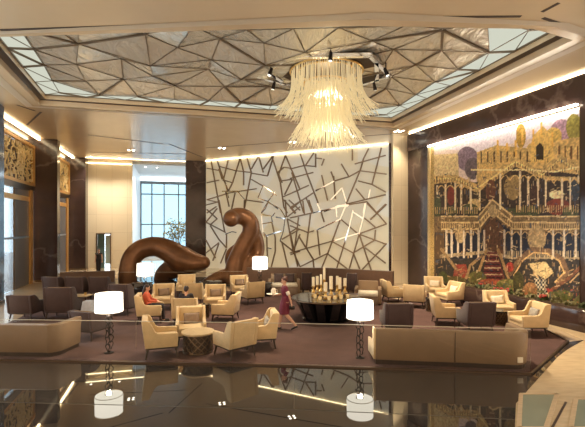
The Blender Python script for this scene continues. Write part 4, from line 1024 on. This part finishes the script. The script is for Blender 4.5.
tall_plant(AT(177, 0, 36).xy.to_3d(), 'tall leafy plant in a pot before the tall windows')

# ---------------------------------------------------------------- downlights
def downlight(px, py, label, nn_=4):
    c = CE(px, py); e = empty('downlight', c, TH, label, 'ceiling light', 'recessed ceiling downlights')
    q = MB(); q.box((0, 0, -.004), (.52, .52, .012)); q.build('frame', M['band_pale'], e)
    for sx, sy in ((-1, -1), (1, -1), (1, 1), (-1, 1))[:nn_]:
        q = MB(); q.lathe([(.075, -.018), (.075, -.008)], 16, (sx*.14, sy*.14, 0)); q.build('lamp', M['spot_glow'], e)
    l = bpy.data.lights.new('down_light', 'SPOT'); l.energy = 420; l.color = (1, .80, .54); l.spot_size = R(85); l.spot_blend = .7; l.shadow_soft_size = .2
    lo = bpy.data.objects.new('down_light', l); COL.objects.link(lo); lo.parent = e; lo.location = (0, 0, -.05); return e
downlight(131, 150, 'square downlight in the ceiling before the cream wall')
downlight(222, 148, 'square downlight in the ceiling at the left of the lattice wall')
downlight(292, 142, 'square downlight in the ceiling in the middle before the lattice wall')
downlight(399, 131, 'square downlight in the ceiling in front of the cream pillar')
downlight(356, 136, 'square downlight in the ceiling at the right of the lattice wall')

def small_light(u, v, z, label, en):
    c = UV(u, v, z); e = empty('downlight', c, TH, label, 'ceiling light', 'round downlights of the hall')
    q = MB(); q.lathe([(.11, -.012), (.12, 0)], 20); q.build('frame', M['band_pale'], e)
    q = MB(); q.lathe([(.08, -.018), (.08, -.012)], 18); q.build('lamp', M['spot_glow'], e)
    l = bpy.data.lights.new('down_light', 'SPOT'); l.energy = en; l.color = (1, .89, .72); l.spot_size = R(110); l.spot_blend = .8; l.shadow_soft_size = .15
    lo = bpy.data.objects.new('down_light', l); COL.objects.link(lo); lo.parent = e; lo.location = (0, 0, -.05)
small_light(-5.6, 33.0, CZ, 'round downlight in front of the cream wall, left of the doorway', 700)
small_light(-3.7, 33.0, CZ, 'round downlight in front of the cream wall, right of the doorway', 700)
small_light(-2.1, 36.4, CZ-.15, 'left of the two round downlights in the hall by the tall windows', 800)
small_light(-1.2, 36.5, CZ-.15, 'right of the two round downlights in the hall by the tall windows', 800)
# ---------------------------------------------------------------- added spots hung in the recess to light the lounge
def fill_spot(p, target, label, energy, size=50):
    e = empty('spotlight', p, label=label, cat='spotlight', group='spotlights in the recess'); d = (Vector(target)-p).normalized()
    rot = d.to_track_quat('-Z', 'Y').to_matrix().to_4x4()
    q = MB(); q.lathe([(.07, -.16), (.075, -.15), (.06, 0), (.05, .12), (.02, .14)], 16, mtx=rot); q.build('housing', M['iron'], e, smooth=True)
    q = MB(); q.lathe([(.06, -.168), (.06, -.160)], 16, mtx=rot); q.build('lens', M['shade_far'], e)
    q = MB(); q.bar((0, 0, 0), (0, 0, .3), .03, .03); q.build('bracket', M['iron'], e)
    l = bpy.data.lights.new('fill_spot_light', 'SPOT'); l.energy = energy; l.color = (1, .80, .55); l.spot_size = R(size); l.spot_blend = .6; l.shadow_soft_size = .25
    lo = bpy.data.objects.new('fill_spot_light', l); COL.objects.link(lo); lo.parent = e; lo.location = d*.25; lo.rotation_euler = d.to_track_quat('-Z', 'Y').to_euler()
for p, t, en, sz, lab in (
    ((-.75, 14.4, 8.5), (-3.5, 12.0, 0), 1500, 62, 'spotlight in the recess left of the chandelier aimed at the left seats'),
    ((-.7, 15.8, 8.5), (-3.0, 17.0, 0), 1100, 62, 'spotlight in the recess left of the chandelier aimed at the back seats'),
    ((3.2, 14.4, 8.5), (6.2, 13.2, 0), 3400, 62, 'spotlight in the recess right of the chandelier aimed at the mural seats'),
    ((3.1, 15.9, 8.5), (5.6, 19.0, 0), 2200, 50, 'spotlight in the recess right of the chandelier aimed at the pillar'),
    ((1.2, 13.2, 8.55), (0.6, 13.0, 0), 1000, 62, 'spotlight in the recess in front of the chandelier'),
    ((1.0, 16.8, 8.5), (-2.2, 23.0, 1.5), 900, 45, 'spotlight in the recess behind the chandelier aimed at the sculptures')):
    fill_spot(Vector(p), t, lab, en, sz)

# ---------------------------------------------------------------- people
def person(label, loc, rz, H=1.65, pose=None, vox=.011, cloth=(), hair='bun', hair_m='hair', shoes=True, sex='f'):
    k = H/1.65; e = empty('person', loc, rz, label, 'person')
    J = dict(pel=(0, 0, .90), waist=(0, 0, 1.05), chest=(0, -.01, 1.24), neck=(0, .01, 1.38), head=(0, -.015, 1.52))
    for s_, n_ in ((1, 'l'), (-1, 'r')):     # +X is the person's left when facing -Y
        J.update({'sh'+n_: (s_*.165, 0, 1.33), 'el'+n_: (s_*.205, .02, 1.06), 'wr'+n_: (s_*.215, -.03, .83), 'hip'+n_: (s_*.085, 0, .87), 'kn'+n_: (s_*.09, -.01, .47), 'an'+n_: (s_*.09, .02, .085), 'toe'+n_: (s_*.10, -.14, .03)})
    if pose: J.update(pose)
    J = {a: Vector(v)*k for a, v in J.items()}
    q = MB()
    up = (J['neck']-J['pel']).normalized()
    sx = (J['shl']-J['shr']).normalized()
    def torso_ring(c, rx, ry):
        yv = sx.cross(up).normalized(); return [c+sx*(rx*math.cos(2*math.pi*i/20))+yv*(ry*math.sin(2*math.pi*i/20)) for i in range(20)]
    def loft(q, rings):
        o = len(q.v); n_ = len(rings[0])
        for r_ in rings: q.v += r_
        for i in range(len(rings)-1):
            for j in range(n_): q.f.append([o+i*n_+j, o+i*n_+(j+1) % n_, o+(i+1)*n_+(j+1) % n_, o+(i+1)*n_+j])
        q.f.append([o+j for j in range(n_)][::-1]); q.f.append([o+(len(rings)-1)*n_+j for j in range(n_)])
    P_ = lambda t: J['pel'].lerp(J['chest'], t)
    tr = [(J['pel']-up*.09*k, .10, .09), (J['pel']-up*.02*k, .165, .115), (P_(.25), .150, .10), (J['waist'], .118, .085), (P_(.7), .135, .095), (J['chest'], .155, .108), (J['chest']+up*.07*k, .150, .09), (J['neck']-up*.03*k, .075, .06)]
    loft(q, [torso_ring(c, a*k, b_*k) for c, a, b_ in tr])
    q.bone(J['neck']-up*.03*k, J['head']-(J['head']-J['neck'])*.35, .052*k, .048*k)
    for n_ in 'lr':
        q.bone(J['chest']+up*.06*k, J['sh'+n_], .06*k, .058*k); q.bone(J['sh'+n_], J['el'+n_], .05*k, .038*k); q.bone(J['el'+n_], J['wr'+n_], .038*k, .026*k)
        q.bone(J['pel']-up*.02*k, J['hip'+n_], .1*k, .095*k); q.bone(J['hip'+n_], J['kn'+n_], .088*k, .055*k)
        mid = J['kn'+n_].lerp(J['an'+n_], .3); q.bone(J['kn'+n_], mid, .053*k, .055*k); q.bone(mid, J['an'+n_], .055*k, .034*k)
        hl = J['an'+n_]+Vector((0, .035, -.04))*k; q.bone(J['an'+n_], hl, .036*k, .03*k); q.bone(hl, J['toe'+n_], .034*k, .024*k)
        # hand: palm, four unequal bent fingers, side thumb
        fd = (J['wr'+n_]-J['el'+n_]).normalized(); side = fd.cross(Vector((0, 0, 1)) if abs(fd.z) < .8 else Vector((0, 1, 0))).normalized(); nr = side.cross(fd).normalized()
        w0 = J['wr'+n_]; pm_ = w0+fd*.045*k
        loft(q, [[c+side*(a*math.cos(2*math.pi*i/12))+nr*(b_*math.sin(2*math.pi*i/12)) for i in range(12)] for c, a, b_ in ((w0-fd*.01*k, .024*k, .02*k), (pm_, .038*k, .018*k), (w0+fd*.085*k, .04*k, .014*k))])
        for f_, L_ in ((-1.5, .055), (-.5, .07), (.5, .075), (1.5, .065)):
            b0 = w0+fd*.08*k+side*f_*.0185*k; b1_ = b0+(fd*.8-nr*.35).normalized()*L_*.5*k; b2_ = b1_+(fd*.45-nr*.85).normalized()*L_*.5*k
            q.bone(b0, b1_, .0088*k, .008*k, 8); q.bone(b1_, b2_, .008*k, .007*k, 8)
        t0 = w0+fd*.03*k+side*.032*k; t1 = t0+(fd*.6+side*.7-nr*.3).normalized()*.035*k; q.bone(t0, t1, .0115*k, .010*k, 8); q.bone(t1, t1+(fd*.9-nr*.3).normalized()*.03*k, .010*k, .008*k, 8)
    hd = (J['head']-J['neck']).normalized(); fw = Vector((0, -1, 0)); fw = (fw-hd*fw.dot(hd)).normalized(); sd = hd.cross(fw).normalized()
    HM = Matrix(((sd.x, -fw.x, hd.x, J['head'].x), (sd.y, -fw.y, hd.y, J['head'].y), (sd.z, -fw.z, hd.z, J['head'].z), (0, 0, 0, 1)))
    s_ = k
    q.ball((0, .01*s_, .02*s_), (.074*s_, .092*s_, .095*s_), 20, HM); q.ball((0, -.025*s_, -.045*s_), (.056*s_, .062*s_, .068*s_), 16, HM)
    q.add(*(lambda b_: (b_.v, b_.f))(MB().ball((0, -.092*s_, -.018*s_), (.012*s_, .02*s_, .022*s_), 10)), HM)
    q.ball((0, -.083*s_, -.058*s_), (.022*s_, .010*s_, .008*s_), 10, HM)
    for a in (-1, 1): q.ball((a*.076*s_, .012*s_, -.01*s_), (.012*s_, .02*s_, .03*s_), 10, HM)
    bd = voxel(q, 'body', vox, M['skin'], e, 3)
    q = MB()
    for a in (-1, 1): q.ball((a*.030*s_, -.079*s_, .006*s_), (.013*s_, .009*s_, .008*s_), 10, HM)
    q.build('eyes', M['navy'], bd, smooth=True)
    q = MB(); q.ball((0, -.090*s_, -.060*s_), (.02*s_, .006*s_, .005*s_), 10, HM); q.build('lips', M['maroon'], bd, smooth=True)
    q = MB(); q.ball((0, .024*s_, .040*s_), (.082*s_, .094*s_, .090*s_), 18, HM)
    if hair == 'bun': q.ball((0, .085*s_, .105*s_), (.042*s_, .042*s_, .036*s_), 14, HM); q.ball((0, .075*s_, .02*s_), (.066*s_, .045*s_, .07*s_), 14, HM)
    if hair == 'long': q.ball((0, .065*s_, -.06*s_), (.085*s_, .06*s_, .16*s_), 16, HM); q.ball((0, .07*s_, -.16*s_), (.08*s_, .05*s_, .13*s_), 16, HM)
    if hair == 'short': q.ball((0, .06*s_, -.0*s_), (.075*s_, .055*s_, .08*s_), 14, HM)
    voxel(q, 'hair', vox, M[hair_m], e, 2)
    for nm, mt_, kind, args in cloth:
        q = MB()
        if kind == 'top':
            loft(q, [torso_ring(c, a*k+.016, b_*k+.016) for c, a, b_ in (tr[args.get('from', 1):7]+[(J['neck']-up*.045*k, .09, .065)])])
            for n_ in 'lr':
                q.bone(J['chest']+up*.06*k, J['sh'+n_], .066*k, .070*k)
                end = J['sh'+n_].lerp(J['el'+n_], args.get('sleeve', .35)); q.bone(J['sh'+n_], end, .066*k, .055*k)
                if args.get('fore'): q.bone(J['el'+n_], J['el'+n_].lerp(J['wr'+n_], .85), .052*k, .042*k); q.bone(end, J['el'+n_], .055*k, .052*k)
        elif kind == 'skirt':
            a = J['knl'].lerp(J['knr'], .5); top = J['pel']+up*.10*k; end = top.lerp(a, args.get('len', .98)); L_ = []
            kx = abs((J['knl']-J['knr']).dot(sx))/2; ky = abs(J['knl'].y-J['knr'].y)/2
            for t in (0, .2, .4, .6, .8, 1):
                c = top.lerp(end, t); rx = (.145+.035*math.sin(min(1, t*2.2)*math.pi/2))*k+(kx*.25)*t; ry = (.108+.03*math.sin(min(1, t*2)*1.57))*k+ky*.55*t
                L_.append([c+Vector((rx*math.cos(2*math.pi*i/24), ry*math.sin(2*math.pi*i/24), 0)) for i in range(24)])
            loft(q, L_)
        elif kind == 'trousers':
            loft(q, [torso_ring(c, a*k+.014, b_*k+.014) for c, a, b_ in tr[0:3]])
            for n_ in 'lr':
                q.bone(J['hip'+n_]+up*.02*k, J['hip'+n_], .108*k, .105*k); q.bone(J['hip'+n_], J['kn'+n_], .10*k, .07*k); q.bone(J['kn'+n_], J['kn'+n_].lerp(J['an'+n_], .92), .068*k, .055*k)
        elif kind == 'shoes':
            for n_ in 'lr':
                hl = J['an'+n_]+Vector((0, .04, -.05))*k; q.bone(hl, J['toe'+n_]+Vector((0, -.01, 0)), .042*k, .03*k)
        elif kind == 'bands':
            for n_ in args['sides']:
                for t in args['at']:
                    a = J['sh'+n_].lerp(J['el'+n_], t) if t <= 1 else J['el'+n_].lerp(J['wr'+n_], t-1); d = (J['el'+n_]-J['sh'+n_] if t <= 1 else J['wr'+n_]-J['el'+n_]).normalized(); q.bone(a-d*.012, a+d*.012, .060*k, .060*k)
        elif kind == 'sash':
            for c in args['at']: loft(q, [torso_ring(J['pel'].lerp(J['chest'], c)+up*dz, .150*k, .118*k) for dz in (-.018, .018)])
        voxel(q, nm, vox, M[mt_], e, 2)
    return e, J
wp = G(285.5, 330); wp.z = .014
we, J = person('person in a maroon short sleeved dress walking left with a white tray', wp, face_rz(-1, -.05), 1.63,
  dict(chest=(0, -.03, 1.24), neck=(0, -.02, 1.38), head=(0, -.04, 1.52),
       knr=(-.075, -.13, .475), hipr=(-.08, -.02, .87), anr=(-.07, -.20, .085), toer=(-.07, -.36, .035),
       knl=(.08, .02, .48), hipl=(.08, .01, .87), anl=(.08, .30, .16), toel=(.085, .20, .035),
       shl=(.155, 0, 1.32), ell=(.215, .11, 1.08), wrl=(.20, .17, .86), shr=(-.155, -.04, 1.32), elr=(-.19, -.08, 1.07), wrr=(-.12, -.27, 1.07)),
  vox=.008, hair_m='hair_warm',
  cloth=(('dress_top', 'maroon', 'top', dict(sleeve=.55)), ('dress_skirt', 'maroon', 'skirt', dict(len=.96)), ('cuff_bands', 'white_cloth', 'bands', dict(sides='l', at=(.55, .68))), ('waist_sash', 'white_cloth', 'sash', dict(at=(.05,))), ('shoes', 'shoe', 'shoes', {})))
mw = Matrix.Translation(wp) @ Matrix.Rotation(face_rz(-1, -.05), 4, 'Z'); kk = 1.63/1.65
tp = mw @ (Vector((-.10, -.40, 1.085))*kk)
tr_ = empty('tray', tp, label='small white tray carried by the person in maroon', cat='tray')
q = MB(); q.lathe([(.13, 0), (.18, .006), (.19, .022), (.182, .022), (.17, .010), (.02, .008)], 28); q.build('plate', M['white_cloth'], tr_, smooth=True)
q = MB(); q.lathe([(.055, .0), (.075, .03), (.078, .11), (.05, .17), (.035, .19), (.030, .19), (.045, .16)], 20); o = q.build('jug', M['white_cloth'], smooth=True); o.location = tp+Vector((.03, .0, .011))
q = MB(); q.tube([(.075, 0, .05), (.125, 0, .07), (.125, 0, .12), (.06, 0, .145)], .010, 6); q.build('handle', M['white_cloth'], o, smooth=True)
tag(o, 'white jug standing on the tray of the person in maroon', 'jug')
hp = mw @ (Vector((.20, .19, .77))*kk)
q = MB(); q.box((0, 0, 0), (.05, .17, .12)); o = q.build('purse', M['shoe'], bevel=.015); o.location = hp-Vector((0, 0, .05)); o.rotation_euler = (0, 0, R(90)); tag(o, 'small black purse in the rear hand of the person in maroon', 'purse')

dp = G(98.8, 273); dp.z = .0
person('person in a long black sleeveless outfit standing before the doorway of the cream wall', dp, face_rz(.25, -1), 1.64, dict(anl=(.06, .02, .085), anr=(-.05, -.05, .085), toel=(.07, -.13, .03), toer=(-.05, -.2, .03), knl=(.07, -.01, .47), knr=(-.06, -.05, .47)),
  vox=.011, hair_m='hair_warm', cloth=(('jumpsuit_top', 'navy', 'top', dict(sleeve=.02)), ('jumpsuit_legs', 'navy', 'trousers', {}), ('shoes', 'shoe', 'shoes', {})))
seat = dict(pel=(0, .06, .56), waist=(0, .09, .71), chest=(0, .12, .90), neck=(0, .13, 1.04), head=(0, .09, 1.17), shl=(.165, .12, .99), shr=(-.165, .12, .99), ell=(.22, .0, .76), elr=(-.22, .0, .76), wrl=(.12, -.22, .70), wrr=(-.10, -.24, .70),
            hipl=(.09, .02, .54), hipr=(-.09, .02, .54), knl=(.10, -.40, .54), knr=(-.10, -.40, .54), anl=(.10, -.44, .09), anr=(-.10, -.46, .09), toel=(.10, -.60, .035), toer=(-.10, -.62, .035))
p = G(150, 322.2)
person('person with long dark hair in a coral top sitting in a cream armchair', (p.x, p.y, .014), face_rz(.95, .2), 1.60, seat, vox=.012, hair='long',
  cloth=(('blouse', 'orange', 'top', dict(sleeve=1, fore=1)), ('trousers', 'navy', 'trousers', {}), ('shoes', 'shoe', 'shoes', {})))
p = G(187, 325.2)
person('person with dark hair seen from behind, sitting in a cream armchair', (p.x, p.y, .014), face_rz(-.02, 1), 1.62, seat, vox=.012, hair='short',
  cloth=(('jacket', 'navy', 'top', dict(sleeve=1, fore=1)), ('trousers', 'navy', 'trousers', {}), ('shoes', 'shoe', 'shoes', {})))
